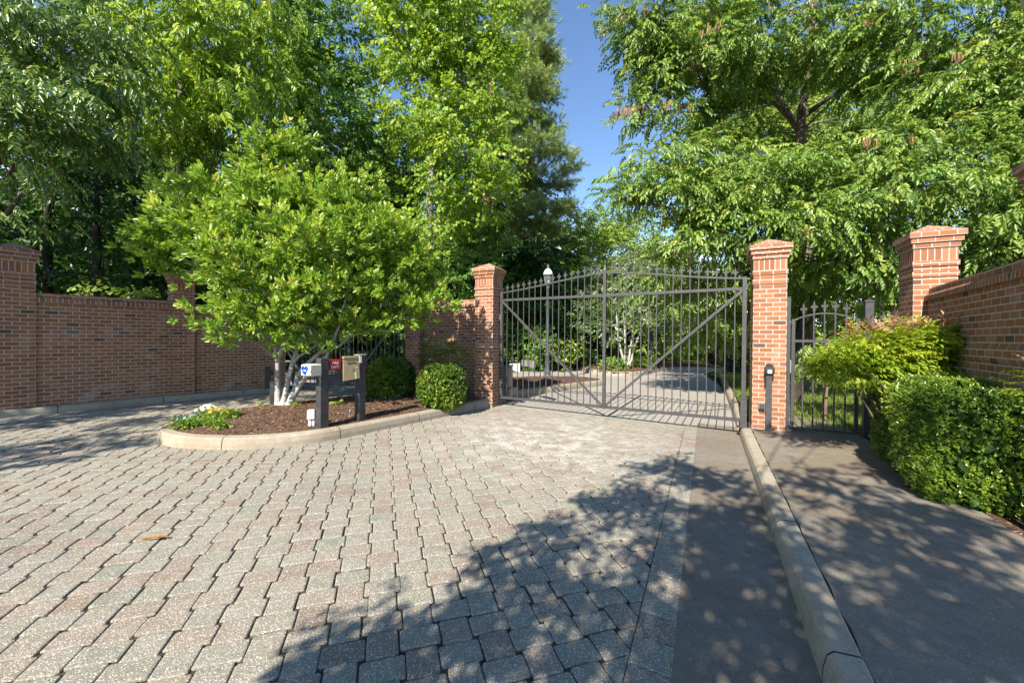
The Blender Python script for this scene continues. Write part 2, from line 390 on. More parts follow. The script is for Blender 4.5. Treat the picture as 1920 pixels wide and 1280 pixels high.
# ------------------------------------------------------------------ curves in plan
def smooth(pts, n=8, closed=False):
    P = [Vector((*p, 0)) for p in pts]; out = []; m = len(P)
    rng = range(m) if closed else range(m-1)
    for i in rng:
        p0 = P[(i-1) % m] if closed or i > 0 else P[0]*2-P[1]
        p1 = P[i]; p2 = P[(i+1) % m]
        p3 = P[(i+2) % m] if closed or i+2 < m else P[-1]*2-P[-2]
        for k in range(n):
            t = k/n
            q = .5*((2*p1)+(p2-p0)*t+(2*p0-5*p1+4*p2-p3)*t*t+(3*p1-p0-3*p2+p3)*t**3)
            out.append((q.x, q.y))
    if not closed: out.append((P[-1].x, P[-1].y))
    return out
def inside(poly, x, y):
    c = False; n = len(poly); j = n-1
    for i in range(n):
        xi, yi = poly[i]; xj, yj = poly[j]
        if (yi > y) != (yj > y) and x < (xj-xi)*(y-yi)/(yj-yi)+xi: c = not c
        j = i
    return c
def dist_edge(poly, x, y):
    d = 1e9
    for i in range(len(poly)):
        ax, ay = poly[i]; bx, by = poly[(i+1) % len(poly)]
        L2 = (bx-ax)**2+(by-ay)**2
        t = max(0, min(1, ((x-ax)*(bx-ax)+(y-ay)*(by-ay))/L2)) if L2 else 0
        d = min(d, math.hypot(x-ax-t*(bx-ax), y-ay-t*(by-ay)))
    return d
def kerb(name, path, side, prof, mat, closed=False):
    """sweep prof [(inward, height)] along path; side=+1 puts the kerb to the left of travel"""
    mb = MB(); n = len(path); rows = []; L = 0
    for i, (x, y) in enumerate(path):
        a = path[(i-1) % n] if (closed or i) else path[0]; b = path[(i+1) % n] if (closed or i < n-1) else path[-1]
        dx, dy = b[0]-a[0], b[1]-a[1]; l = math.hypot(dx, dy) or 1
        nx, ny = -dy/l*side, dx/l*side
        if i: L += math.hypot(x-path[i-1][0], y-path[i-1][1])
        rows.append((L, [(x+nx*o, y+ny*o, gz(x+nx*o, y+ny*o)+h+.004*math.sin(L*1.9)) for o, h in prof]))
    last = n if closed else n-1
    for i in range(last):
        la, ra = rows[i]; lb, rb = rows[(i+1) % n]
        if closed and i == n-1: lb = la+math.hypot(path[0][0]-path[i][0], path[0][1]-path[i][1])
        for k in range(len(prof)-1):
            q = [ra[k], rb[k], rb[k+1], ra[k+1]]
            if side < 0: q = q[::-1]
            u = [(la, k), (lb, k), (lb, k+1), (la, k+1)]
            if side < 0: u = u[::-1]
            mb.face(q, u, 0, 0 < k < len(prof)-2)
    if not closed:
        for i in (0, n-1):
            mb.face(rows[i][1] if i else rows[i][1][::-1], None, 0)
    o = mb.build(name, mat); tag(o, kind='structure'); return o
def sheet(name, poly, dz, mat, kind='structure'):
    import bmesh
    bm = bmesh.new()
    vs = [bm.verts.new((x, y, gz(x, y)+dz)) for x, y in poly]
    f = bm.faces.new(vs)
    f.normal_update()
    if f.normal.z < 0: f.normal_flip()
    bmesh.ops.triangulate(bm, faces=[f])
    me = bpy.data.meshes.new(name); bm.to_mesh(me); bm.free()
    o = link(name, me, mat); tag(o, kind=kind); return o
KPROF = [(0, -.05), (.005, .07), (.022, .145), (.05, .172), (.16, .182), (.17, .176), (.172, .05)]

# ground reaching the horizon
sheet('ground', [(-500, -300), (500, -300), (500, 700), (-500, 700)], -.045, M['soil'])
# right kerb line is s = -0.19 along the drive
kp = [XY(-.19, t) for t in np.linspace(-13.5, .02, 14)]
kerb('kerb', kp, -1, KPROF, M['kerb'])
kp2 = [XY(-.19-.0009*max(0, t-6)**2, t) for t in np.linspace(.75, 13.5, 14)]
kerb('kerb', kp2, -1, KPROF, M['kerb'])
walk = [XY(-.015, -13.5), XY(-.015, .62), XY(1.64, .62), XY(1.63, -3), XY(1.67, -6), XY(1.72, -13.5)]
def slab(name, poly, z0, z1, mat):
    import bmesh
    bm = bmesh.new()
    a = [bm.verts.new((x, y, gz(x, y)+z1)) for x, y in poly]; b = [bm.verts.new((x, y, gz(x, y)+z0)) for x, y in poly]
    f = bm.faces.new(a); f.normal_update(); up = f.normal.z > 0
    for i in range(len(poly)):
        j = (i+1) % len(poly)
        bm.faces.new((b[i], b[j], a[j], a[i]) if up else (a[i], a[j], b[j], b[i]))
    if not up: f.normal_flip()
    bmesh.ops.triangulate(bm, faces=[f])
    me = bpy.data.meshes.new(name); bm.to_mesh(me); bm.free()
    o = link(name, me, mat); tag(o, kind='structure'); return o
for t0_, t1_ in ((-13.5, -6.21), (-6.2, -4.06), (-4.05, -1.96), (-1.95, .62)):
    n_s = max(3, int((t1_-t0_)/.12)); rim = [XY(-.008+.006*math.sin(i*1.7+t0_)+random.gauss(0, .0025), t0_+(t1_-t0_)*i/n_s) for i in range(n_s+1)]
    slab('sidewalk', rim+[XY(1.65, t1_), XY(1.65+.006*max(0, -t0_-3), t0_)], -.04, .172, M['walk'])
sheet('sidewalk_path', [XY(.55, .66), XY(1.62, .66), XY(1.7, 1.3), XY(1.3, 2.0), XY(.5, 2.3), XY(.1, 2.3), XY(.1, 1.2)], .15, M['walk'])
sheet('gutter', [XY(-.915, -13.5), XY(-.17, -13.5), XY(-.17, .9), XY(-.915, .9)], -.006, M['gutter'])
# planting bed along the right wall
sheet('mulch_bed', [XY(1.6, -13.5), XY(4.6, -13.5), XY(4.6, -.02), XY(2.2, .3), XY(1.6, .3)], .135, M['mulch'])

# ------------------------------------------------------------------ planter island
PL = [(-.36, 10.12), (-1.24, 8.92), (-2.01, 7.85), (-2.80, 6.78), (-3.30, 6.30), (-3.85, 6.05), (-4.44, 5.96), (-5.05, 6.02), (-5.60, 6.30), (-5.98, 6.85), (-6.05, 7.5), (-5.75, 8.35), (-5.05, 9.3), (-4.35, 10.1), (-3.7, 10.85), (-3.08, 11.5)]
PLs = smooth(PL, 6)
kerb('kerb', PLs, -1, KPROF, M['kerb'])
PLpoly = PLs+[(-2.0, 11.6), (.1, 10.6)]
def mulch_h(x, y):
    d = dist_edge(PLpoly, x, y)
    return .155+.15*min(1, max(0, d-.12)/1.0)**.8
def mulch_mesh(name, poly, step, hf, inset=.14):
    xs = [p[0] for p in poly]; ys = [p[1] for p in poly]; mb = MB(); idx = {}
    nx = int((max(xs)-min(xs))/step)+1; ny = int((max(ys)-min(ys))/step)+1
    def vert(i, j):
        if (i, j) not in idx:
            x = min(xs)+i*step; y = min(ys)+j*step
            idx[(i, j)] = len(mb.v); mb.v.append((x, y, gz(x, y)+hf(x, y)+random.gauss(0, .007)))
        return idx[(i, j)]
    for i in range(nx):
        for j in range(ny):
            x = min(xs)+(i+.5)*step; y = min(ys)+(j+.5)*step
            if inside(poly, x, y) and dist_edge(poly, x, y) > inset-step*.3:
                q = [vert(i, j), vert(i+1, j), vert(i+1, j+1), vert(i, j+1)]
                mb.f.append(q); mb.uv += [(0, 0)]*4; mb.mi.append(0); mb.sm.append(True)
    o = mb.build(name, M['mulch']); tag(o, kind='structure'); return o
mulch_mesh('mulch_bed', PLpoly, .09, mulch_h)

# ------------------------------------------------------------------ instanced-point mesh writer (one mesh, many small leaves / chips / blades)
def leaf6(L, W, fold=.15, droop=.1, wide=.45):
    """a leaf of two folded halves"""
    return (np.array([(0, 0, 0), (-W/2, L*wide, W*fold), (-W*.36, L*(wide+.3), W*fold*.6-droop*L*.5), (0, L, -droop*L), (W*.36, L*(wide+.3), W*fold*.6-droop*L*.5), (W/2, L*wide, W*fold)], dtype=np.float32),
            [(0, 3, 2, 1), (0, 5, 4, 3)])
def rotm(yaw=0., pitch=0., roll=0.):
    return np.array(Matrix.Rotation(yaw, 3, 'Z') @ Matrix.Rotation(pitch, 3, 'X') @ Matrix.Rotation(roll, 3, 'Y'), dtype=np.float32)
def compose(parts):
    vs, fs, n = [], [], 0
    for (v, f), R, t in parts:
        vs.append(v @ R.T+np.array(t, dtype=np.float32)); fs += [tuple(i+n for i in q) for q in f]; n += len(v)
    return np.concatenate(vs), fs
R_ = random.Random(3)
def t_pinnate(n=5, L=.36, ll=.135, lw=.056, droop=.5, hang=.55):
    ps = []
    for i in range(n):
        y = L*(.18+.76*i/n); z = -droop*y*y/L
        for sd in (-1, 1):
            ps.append((leaf6(ll*R_.uniform(.8, 1.15), lw*R_.uniform(.85, 1.1), .2, .25), rotm(-sd*R_.uniform(.75, 1.15), -R_.uniform(hang*.4, hang*1.4), R_.uniform(-.3, .3)), (sd*.006, y, z)))
    ps.append((leaf6(ll*1.1, lw, .2, .25), rotm(0, -hang*1.2), (0, L*.94, -droop*L*.88)))
    ps.append(((np.array([(-.003, 0, 0), (.003, 0, 0), (0, L*.5, -droop*L*.25), (0, L*.95, -droop*L*.9)], dtype=np.float32), [(0, 1, 2), (0, 2, 3)]), rotm(), (0, 0, 0)))
    return compose(ps)
def t_whorl(n=8, ll=.13, lw=.056, tw=.14, spread=.85):
    ps = []
    for i in range(n):
        a = 2.4*i+R_.uniform(-.3, .3); y = tw*(1-.75*(i/n)*R_.uniform(.6, 1.1)); c = spread*R_.uniform(.55, 1.2)
        R = np.array(Matrix.Rotation(a, 3, 'Y') @ Matrix.Rotation(c, 3, 'X'), dtype=np.float32)
        ps.append((leaf6(ll*R_.uniform(.75, 1.15), lw*R_.uniform(.85, 1.1), .22, .12, .55), R, (0, y, 0)))
    ps.append(((np.array([(-.004, -.1, 0), (.004, -.1, 0), (0, tw, 0)], dtype=np.float32), [(0, 1, 2)]), rotm(), (0, 0, 0)))
    return compose(ps)
def t_spray(n=9, L=.34, ll=.10, lw=.085, hang=.7):
    ps = []
    for i in range(n):
        y = L*(i+.4)/n; sd = -1 if i % 2 else 1
        ps.append((leaf6(ll*R_.uniform(.7, 1.2), lw*R_.uniform(.8, 1.15), .15, .1, .42), rotm(-sd*R_.uniform(.4, 1.3), -R_.uniform(.1, hang*1.6), R_.uniform(-.6, .6)), (sd*R_.uniform(.01, .05), y, R_.uniform(-.03, .03))))
    return compose(ps)
def t_tuft(n=34, ll=.2, w_=.011):
    ps = []
    for i in range(n):
        a = R_.uniform(0, 6.28); c = R_.uniform(.25, 1.25)
        R = np.array(Matrix.Rotation(a, 3, 'Y') @ Matrix.Rotation(c, 3, 'X'), dtype=np.float32)
        l = ll*R_.uniform(.7, 1.1)
        ps.append(((np.array([(-w_/2, 0, 0), (w_/2, 0, 0), (0, l, 0)], dtype=np.float32), [(0, 1, 2)]), R, (0, R_.uniform(-.12, .05), 0)))
    return compose(ps)
def t_box(n=9, ll=.036, lw=.022):
    ps = []
    for i in range(n):
        a = 2.4*i+R_.uniform(-.4, .4); c = R_.uniform(.3, 1.3)
        R = np.array(Matrix.Rotation(a, 3, 'Y') @ Matrix.Rotation(c, 3, 'X'), dtype=np.float32)
        ps.append((leaf6(ll*R_.uniform(.75, 1.2), lw, .15, .1, .5), R, (0, R_.uniform(-.03, .04), 0)))
    return compose(ps)
def t_catkin():
    ps = []
    for i in range(7):
        l = R_.uniform(.1, .2)
        ps.append(((np.array([(-.006, 0, 0), (.006, 0, 0), (.004, l*.9, 0), (-.003, l, 0)], dtype=np.float32), [(0, 1, 2, 3)]), rotm(R_.uniform(0, 6.28), -1.57+R_.uniform(-.2, .2)), (R_.uniform(-.03, .03), R_.uniform(-.03, .03), 0)))
    return compose(ps)
T = {'pinnate': [t_pinnate(R_.choice((4, 5, 5, 6)), R_.uniform(.32, .42)) for _ in range(5)],
     'whorl': [t_whorl(R_.choice((8, 9, 10)), .125, .054, .15) for _ in range(6)],
     'spray': [t_spray(R_.choice((8, 9, 10))) for _ in range(6)],
     'big': [t_spray(9, .6, .19, .15) for _ in range(6)],
     'huge': [t_spray(11, .95, .28, .22) for _ in range(5)],
     'tuft': [t_tuft() for _ in range(4)],
     'box': [t_box() for _ in range(5)],
     'nandina': [t_pinnate(4, .2, .075, .025, .02, .1) for _ in range(4)],
     'catkin': [t_catkin() for _ in range(4)],
     'cone': [t_catkin()], 'blade': [(np.array([(-.004, 0, 0), (.004, 0, 0), (.001, .01, .07)], dtype=np.float32), [(0, 1, 2)]), (np.array([(-.004, 0, 0), (.004, 0, 0), (.0, -.025, .06)], dtype=np.float32), [(0, 1, 2)])],
     'chip': [(np.array([(-.5, -.16, 0), (.5, -.12, .02), (.55, .12, .03), (-.45, .16, 0), (0, 0, .16)], dtype=np.float32)*.05, [(0, 1, 4), (1, 2, 4), (2, 3, 4), (3, 0, 4)]),
              (np.array([(-.7, -.08, 0), (.7, -.06, .05), (.7, .07, .05), (-.7, .08, .02), (.1, 0, .12)], dtype=np.float32)*.05, [(0, 1, 4), (1, 2, 4), (2, 3, 4), (3, 0, 4)])],
     'flat': [t_spray(6, .1, .06, .045, .3) for _ in range(3)]}

def orient(D_, U_):
    """rotation matrices with y axis along D_ and z axis near U_"""
    y = D_/np.linalg.norm(D_, axis=1, keepdims=True)
    z = U_-(U_*y).sum(1, keepdims=True)*y
    z /= np.linalg.norm(z, axis=1, keepdims=True)+1e-9
    x = np.cross(y, z)
    return np.stack([x, y, z], axis=2)
def points_mesh(name, templates, P, R, S, rnd, mat, parent=None, origin=(0, 0, 0)):
    N = len(P); pick = RNG.integers(0, len(templates), N)
    VV, FF, AA, LT, n = [], [], [], [], 0
    for ti, (tv, tf) in enumerate(templates):
        ii = np.nonzero(pick == ti)[0]
        if not len(ii): continue
        v = np.einsum('kij,nj->kni', R[ii], tv)*S[ii][:, None, None]+P[ii][:, None, :]
        VV.append(v.reshape(-1, 3)); AA.append(np.repeat(rnd[ii], len(tv)))
        lens = [len(q) for q in tf]; flat = np.array([i for q in tf for i in q], dtype=np.int64)
        base = n+np.arange(len(ii))*len(tv)
        FF.append((base[:, None]+flat[None, :]).ravel()); LT.append(np.tile(np.array(lens, dtype=np.int32), len(ii)))
        n += len(ii)*len(tv)
    v = np.concatenate(VV).astype(np.float32)-np.array(origin, dtype=np.float32); f = np.concatenate(FF).astype(np.int32); lt = np.concatenate(LT)
    me = bpy.data.meshes.new(name); me.vertices.add(len(v)); me.vertices.foreach_set('co', v.ravel())
    me.loops.add(len(f)); me.loops.foreach_set('vertex_index', f)
    ls = np.zeros(len(lt), dtype=np.int32); ls[1:] = np.cumsum(lt)[:-1]
    me.polygons.add(len(lt)); me.polygons.foreach_set('loop_start', ls)
    me.update(calc_edges=True)
    at_ = me.attributes.new('rnd', 'FLOAT', 'POINT'); at_.data.foreach_set('value', np.concatenate(AA).astype(np.float32))
    return link(name, me, mat, parent)
def nrm(a): return a/(np.linalg.norm(a, axis=1, keepdims=True)+1e-9)

def clumps(lobes, cr, dens, flat=.45, shell=.5):
    """clump centres with outward vectors for a list of lobes (c, r)"""
    C, Ov, K = [], [], []
    for li, (c, r) in enumerate(lobes):
        r = np.array(r); n = max(3, int(dens*4.2*(r[0]*r[1]+r[1]*r[2]+r[0]*r[2])/(math.pi*cr*cr)/1.0))
        d = nrm(RNG.normal(size=(n, 3))); q = shell+(1-shell)*RNG.random(n)**.6
        C.append(np.array(c)+d*r*q[:, None]); Ov.append(nrm(d/r)); K += [li]*n
    return np.concatenate(C), np.concatenate(Ov), np.array(K)
def foliage(name, lobes, kind, mat, parent, origin, cr=.5, dens=1., nsp=12, scale=1., droop=.35, flat=.4, shell=.5, up=.8, hv=0., jit=.55):
    C, Ov, K = clumps(lobes, cr, dens, flat, shell)
    N = len(C)*nsp
    c = np.repeat(C, nsp, 0); o = np.repeat(Ov, nsp, 0)
    off = RNG.normal(size=(N, 3))*.55; off[:, 2] *= flat; P = c+off*cr
    crn = np.repeat(RNG.random(len(C)), nsp)
    oh = o.copy(); oh[:, 2] *= .5
    D_ = nrm(oh*.8+off*.5+RNG.normal(size=(N, 3))*jit*.6+np.array([0, 0, -droop]))
    U_ = nrm(np.array([0, 0, up])+o*.45+RNG.normal(size=(N, 3))*jit*.5)
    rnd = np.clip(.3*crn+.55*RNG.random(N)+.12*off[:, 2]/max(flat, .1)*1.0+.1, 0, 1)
    S = scale*(.75+.5*RNG.random(N))
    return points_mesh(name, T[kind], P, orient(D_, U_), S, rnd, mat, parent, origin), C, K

def bez(a, b, c, n=7):
    return [(1-t)**2*a+2*t*(1-t)*b+t*t*c for t in [i/(n-1) for i in range(n)]]
def make_tree(name, label, cat, trunk, lobes, kind, leafmat, barkmat, group=None, cr=.5, dens=1., nsp=12, scale=1., droop=.35, flat=.4, shell=.5, limb=.07, twigs=True, stems=(), up=.8, n=9, jit=.55, limbs=True):
    """trunk: [(x,y,z,r)...]; lobes: [((x,y,z),(rx,ry,rz))]"""
    o0 = Vector(trunk[0][:3]); root = empty(name, o0, 0, label, cat, group)
    cr_o, C, K = foliage('crown', lobes, kind, leafmat, root, o0, cr, dens, nsp, scale, droop, flat, shell, up, 0, jit)
    mb = MB(); tp = [Vector(t[:3])-o0 for t in trunk]
    mb.tube(tp, [t[3] for t in trunk], n)
    # root flare
    for st in stems: mb.tube([Vector(p[:3])-o0 for p in st], [p[3] for p in st], n)
    allp = [(Vector(p[:3])-o0, p[3]) for p in trunk]+[(Vector(p[:3])-o0, p[3]) for st in stems for p in st]
    if limbs:
        for li, (c, r) in enumerate(lobes):
            c = Vector(c)-o0
            cand = [(p, rr) for p, rr in allp if p.z < c.z-.1] or allp
            a, rr = min(cand, key=lambda q: (q[0]-c).length+abs((c.z-q[0].z)-.5*(c-q[0]).xy.length)*.6)
            m = (a+c)/2+Vector((random.uniform(-.2, .2), random.uniform(-.2, .2), .12*(c-a).length))
            pts = bez(a, m, c, 7); L = (c-a).length
            r0 = min(rr*.75, limb*(.5+.12*L))
            mb.tube(pts, [r0*(1-.75*i/6) for i in range(7)], 6, cap=False)
            if twigs:
                ids = np.nonzero(K == li)[0][::2]
                for ci in ids[:40]:
                    q = Vector(C[ci])-o0; s_ = pts[random.choice((3, 4, 5, 6))]
                    mm = (s_+q)/2+Vector((random.uniform(-.15, .15), random.uniform(-.15, .15), random.uniform(-.02, .15)))
                    mb.tube(bez(s_, mm, q, 4), [r0*.22, r0*.16, r0*.11, r0*.05], 4, cap=False)
    mb.build('trunk', barkmat, root)
    return root
def lob(px, py, dep, rx, ry, rd=None):
    """a lobe seen at a bearing, at a distance, with its real radii"""
    k = dep/FPX; c = at(px, py, dep)
    return (tuple(c), (rx*k, (rd if rd else .8*(rx+ry)*.5*k), ry*k))

# ------------------------------------------------------------------ paving stones
def clip_half(poly, a, b, c):
    out = []
    for i in range(len(poly)):
        p, q = poly[i], poly[(i+1) % len(poly)]
        dp, dq = a*p[0]+b*p[1]-c, a*q[0]+b*q[1]-c
        if dp <= 0: out.append(p)
        if (dp < 0) != (dq < 0) and abs(dp-dq) > 1e-9:
            t = dp/(dp-dq); out.append((p[0]+(q[0]-p[0])*t, p[1]+(q[1]-p[1])*t))
    return out
def pave():
    ra = math.atan2(.306, .952); rx, ry = math.cos(ra), math.sin(ra)     # along the rows
    cx, cy = -ry, rx
    verts, faces, rnds = [], [], []
    def stone(poly, r):
        """poly: ccw outline; rounded, chamfered, slightly tilted"""
        n = len(poly); gx = sum(p[0] for p in poly)/n; gy = sum(p[1] for p in poly)/n
        h0 = random.gauss(0, .0022); tx, ty = random.gauss(0, .010), random.gauss(0, .010)
        rings = ((0, -.028), (0, -.007), (.004, -.002), (.011, 0))
        b = len(verts)
        for ins, z in rings:
            for x, y in poly:
                d = math.hypot(x-gx, y-gy) or 1
                xx = x+(gx-x)*ins*1.3/d; yy = y+(gy-y)*ins*1.3/d
                verts.append((xx, yy, gz(xx, yy)+z+h0+tx*(xx-gx)+ty*(yy-gy))); rnds.append(r)
        for k in range(3):
            for i in range(n):
                j = (i+1) % n
                faces.append((b+k*n+i, b+k*n+j, b+(k+1)*n+j, b+(k+1)*n+i))
        faces.append(tuple(b+3*n+i for i in range(n)))
    ax, ay, ac = U[0], U[1], O[0]*U[0]+O[1]*U[1]-1.137                     # s < -1.137
    pl_in = PLpoly
    CW, CH = .212, .185
    for ri in range(-30, 120):
        for ci in range(-80, 45):
            uc, vc = ci*CW, ri*CH
            X = rx*uc+cx*vc; Y = ry*uc+cy*vc
            if Y < -2.2 or Y > 13.5 or abs(X) > 1.42*max(Y, 0)+5.5: continue
            s, t = ST(X, Y)
            if s > -.98: continue
            if t > .42 and not (s < -8.3 and t < 1.6): continue
            if X < -11.6+.76*(Y-6.2): continue
            if inside(pl_in, X, Y) and dist_edge(pl_in, X, Y) > .16: continue
            wide = (ri+ci) % 2 == 0                      # interlocking: wide and deep stones alternate
            e = (.0145 if wide else -.0145)+random.gauss(0, .002); f_ = (-.0115 if wide else .0115)+random.gauss(0, .0012)
            hl, hw = CW/2, CH/2; gl = .0031+random.uniform(0, .0014); gw = .0022+random.uniform(0, .001)
            px_, py_ = hl+e-gl, hw+f_-gw; c1, c2 = .013, .0045
            loc = [(-px_+c1, -py_), (px_-c1, -py_), (px_-c2, -py_+c2), (px_, -py_+c1), (px_, py_-c1), (px_-c2, py_-c2), (px_-c1, py_), (-px_+c1, py_), (-px_+c2, py_-c2), (-px_, py_-c1), (-px_, -py_+c1), (-px_+c2, -py_+c2)]
            wob = random.gauss(0, .006)
            poly = []
            for a, b in loc:
                a2 = a+random.gauss(0, .0012)-b*wob; b2 = b+random.gauss(0, .0013)+a*wob
                poly.append((X+rx*a2+cx*b2, Y+ry*a2+cy*b2))
            if s > -1.35:
                poly = clip_half(poly, ax, ay, ac+.004)
                if len(poly) < 3: continue
                A = .5*sum(poly[i][0]*poly[(i+1) % len(poly)][1]-poly[(i+1) % len(poly)][0]*poly[i][1] for i in range(len(poly)))
                if A < .0015: continue
            stone(poly, random.random())
    # header strip beside the gutter
    t = -13.0
    while t < .4:
        L = .235+random.uniform(-.01, .01)
        X0 = [(-1.13, t+.002), (-.905, t+.002), (-.905, t+L-.002), (-1.13, t+L-.002)]
        stone([XY(*q) for q in X0], random.random()); t += L
    me = bpy.data.meshes.new('road'); me.from_pydata(verts, [], faces); me.update()
    a = me.attributes.new('rnd', 'FLOAT', 'POINT'); a.data.foreach_set('value', np.array(rnds, dtype=np.float32))
    o = link('road', me, M['paver']); tag(o, kind='structure')
pave()
sheet('road_bed', [XY(-15, -9), XY(-.6, -9), XY(-.6, .6), XY(-9.5, 1.9), (-8.6, 12.5), (-12.5, 7.0), (-14, 2)], -.0125, M['sand'])
# driveway beyond the gate
sheet('driveway', [XY(-.17, .15), XY(-.17, 6), XY(-.3, 9), XY(-.9, 14), (11.5, 22.4), (9.5, 23.6), (4, 22.4), (-3, 24), (-14, 27), (-14, 16), (-7.3, 12.9), XY(-9.5, 1.6), XY(-8.4, .4), XY(-5.5, .15)], -.0085, M['drive'])

# left lane kerb and footing strip in front of the left wall
LK = [(-13.3, 3.75), (-11.35, 6.2), (-9.72, 8.05), (-8.78, 9.25), (-7.75, 10.6), (-6.75, 11.85)]
kerb('kerb', smooth(LK, 5), 1, [(o, h*.78) for o, h in KPROF[:-2]]+[(.34, .145), (.36, .0)], M['kerb'])

# ------------------------------------------------------------------ brick piers and walls
C_ = .0813
def pier(label, x, y, ang, top, W=.51, group='brick gate piers', base=None):
    """x,y = front left corner; ang = direction of the front face"""
    b = gz(x, y)+.1 if base is None else base
    root = empty('brick_pier', (x, y, b), ang, label, 'brick pier', group)
    H_ = top-b; q = .0
    zc = H_-3*C_; zf = zc-.205; z1 = zf-C_; z2 = z1-C_; z3 = z2-C_
    m = MB(); m.box(0, W, 0, W, -.35, z3); m.box(0, W, 0, W, z2, z1); m.build('shaft', M['brick'], root)
    e = .016
    for a, c in ((z3, z2), (z1, zf)):
        m = MB(); m.box(-e, W+e, -e, W+e, a, c, uo=.11); m.build('collar', M['brick'], root)
    m = MB(); m.box(-.001, W+.001, -.001, W+.001, zf, zc, swap=True); m.build('frieze', M['soldier'], root)
    m = MB()
    for i, (e, a) in enumerate(((.022, zc), (.046, zc+C_), (.072, zc+2*C_))):
        m.box(-e, W+e, -e, W+e, a, a+C_-(.0 if i < 2 else .0), uo=.07*i)
    e = .066; h0 = H_+.001; h1 = H_+.165; cpt = (W/2, W/2, h1)
    k = [(-e, -e, h0), (W+e, -e, h0), (W+e, W+e, h0), (-e, W+e, h0)]
    for i in range(4):
        a, c = k[i], k[(i+1) % 4]; l = W+2*e
        m.face([a, c, cpt], [(0, 0), (l, 0), (l/2, .37)], 0)
    m.build('cap', M['brick'], root)
    return root
pier('sunlit brick pier holding the grey keypad post between the drive gate and the walk gate', *XY(0, 0), ANG, 3.50)
pier('brick pier at the left end of the drive gate, tree shadow on its front', *XY(-6.0, .15), ANG, 3.53)
pier('brick pier between the lane gate and the short wall, half behind a clipped shrub', *XY(-8.53, .47), ANG, 3.58)
pier('sunlit brick pier where the right brick wall starts, behind the red tipped shrub', *XY(2.17, 0), ANG, 3.50)
WA = math.atan2(.8, .6)
pier('shaded brick pier cut off by the left edge of the photo', -10.08, 7.77, math.atan2(.86, .52), 3.50)
pier('shaded brick pier in the middle of the left wall beside the planter tree crown', -8.43, 9.90, WA, 3.36, .44)
pier('shaded brick pier left of the lane gate, mostly hidden behind the small tree', -7.18, 11.68, math.atan2(.62, .45), 3.45)
d_ = Vector((.537, .844)); n_ = Vector((-.844, .537))
fp = Vector((6.48, 6.24))-d_*3.46+n_*.05
pier('nearest brick pier at the right edge of the photo, only its side showing', fp.x, fp.y, math.atan2(.844, .537)-math.pi/2, 3.47, .51)
def wall(label, a, b, top, th=.3, side=1, base=None, band=1.62, group='brick wall panels'):
    """a->b along the visible face at y=0, body behind it (y>0)"""
    a, b = Vector(a), Vector(b); L = (b-a).length; ang = math.atan2(b.y-a.y, b.x-a.x)
    zb = gz(*((a+b)/2))+.1 if base is None else base
    root = empty('brick_wall', (a.x, a.y, zb), ang, label, 'brick wall', group); H_ = top-zb
    m = MB(); m.box(0, L, 0, th, -.4, H_-.195); m.build('body', M['brick'], root)
    m = MB(); m.box(0, L, -.013, -.0005, band, band+2*C_); m.build('string_course', M['brick'], root)
    m = MB(); rows = [(-.045, H_-.195), (-.045, H_-.125), (-.025, H_-.095), (.02, H_-.083)]
    for i in range(3):                                        # bullnose rowlock course
        (y0, z0), (y1, z1) = rows[i], rows[i+1]
        m.face([(0, y0, z0), (L, y0, z0), (L, y1, z1), (0, y1, z1)], [(z0-H_+.2, 0), (z0-H_+.2, L), (z1-H_+.2, L), (z1-H_+.2, 0)], 1)
    m.face([(0, th, H_-.195), (L, th, H_-.195), (L, -.045, H_-.195), (0, -.045, H_-.195)])
    m.face([(0, .02, H_-.195), (0, -.045, H_-.195), (0, -.045, H_-.125), (0, -.025, H_-.095), (0, .02, H_-.083)])
    m.face([(L, .02, H_-.195), (L, .02, H_-.083), (L, -.025, H_-.095), (L, -.045, H_-.125), (L, -.045, H_-.195)])
    m.box(0, L, .012, th+.03, H_-.0835, H_); m.box(0, L, .021, th+.045, H_-.19, H_-.084)
    m.build('coping', [M['brick'], M['soldier']], root)
    return root
wall('shaded brick wall panel between the left edge pier and the next pier', (-9.97, 8.08), (-8.40, 10.13), 2.66, band=1.45)
wall('shaded brick wall panel behind the small white trunked tree', (-8.36, 10.13), (-7.02, 11.89), 2.60, band=1.45)
wall('short brick wall with two round lights and leaf shadows between the two gates', XY(-8.03, .64), XY(-5.99, .42), 2.80, band=1.62)
e0 = Vector((6.48, 6.24))
wl = e0-d_*2.98; wall('shaded brick wall panel behind the hedge on the right', (e0.x+.02, e0.y-.004), (wl.x, wl.y), 2.62, band=1.5, th=.3)

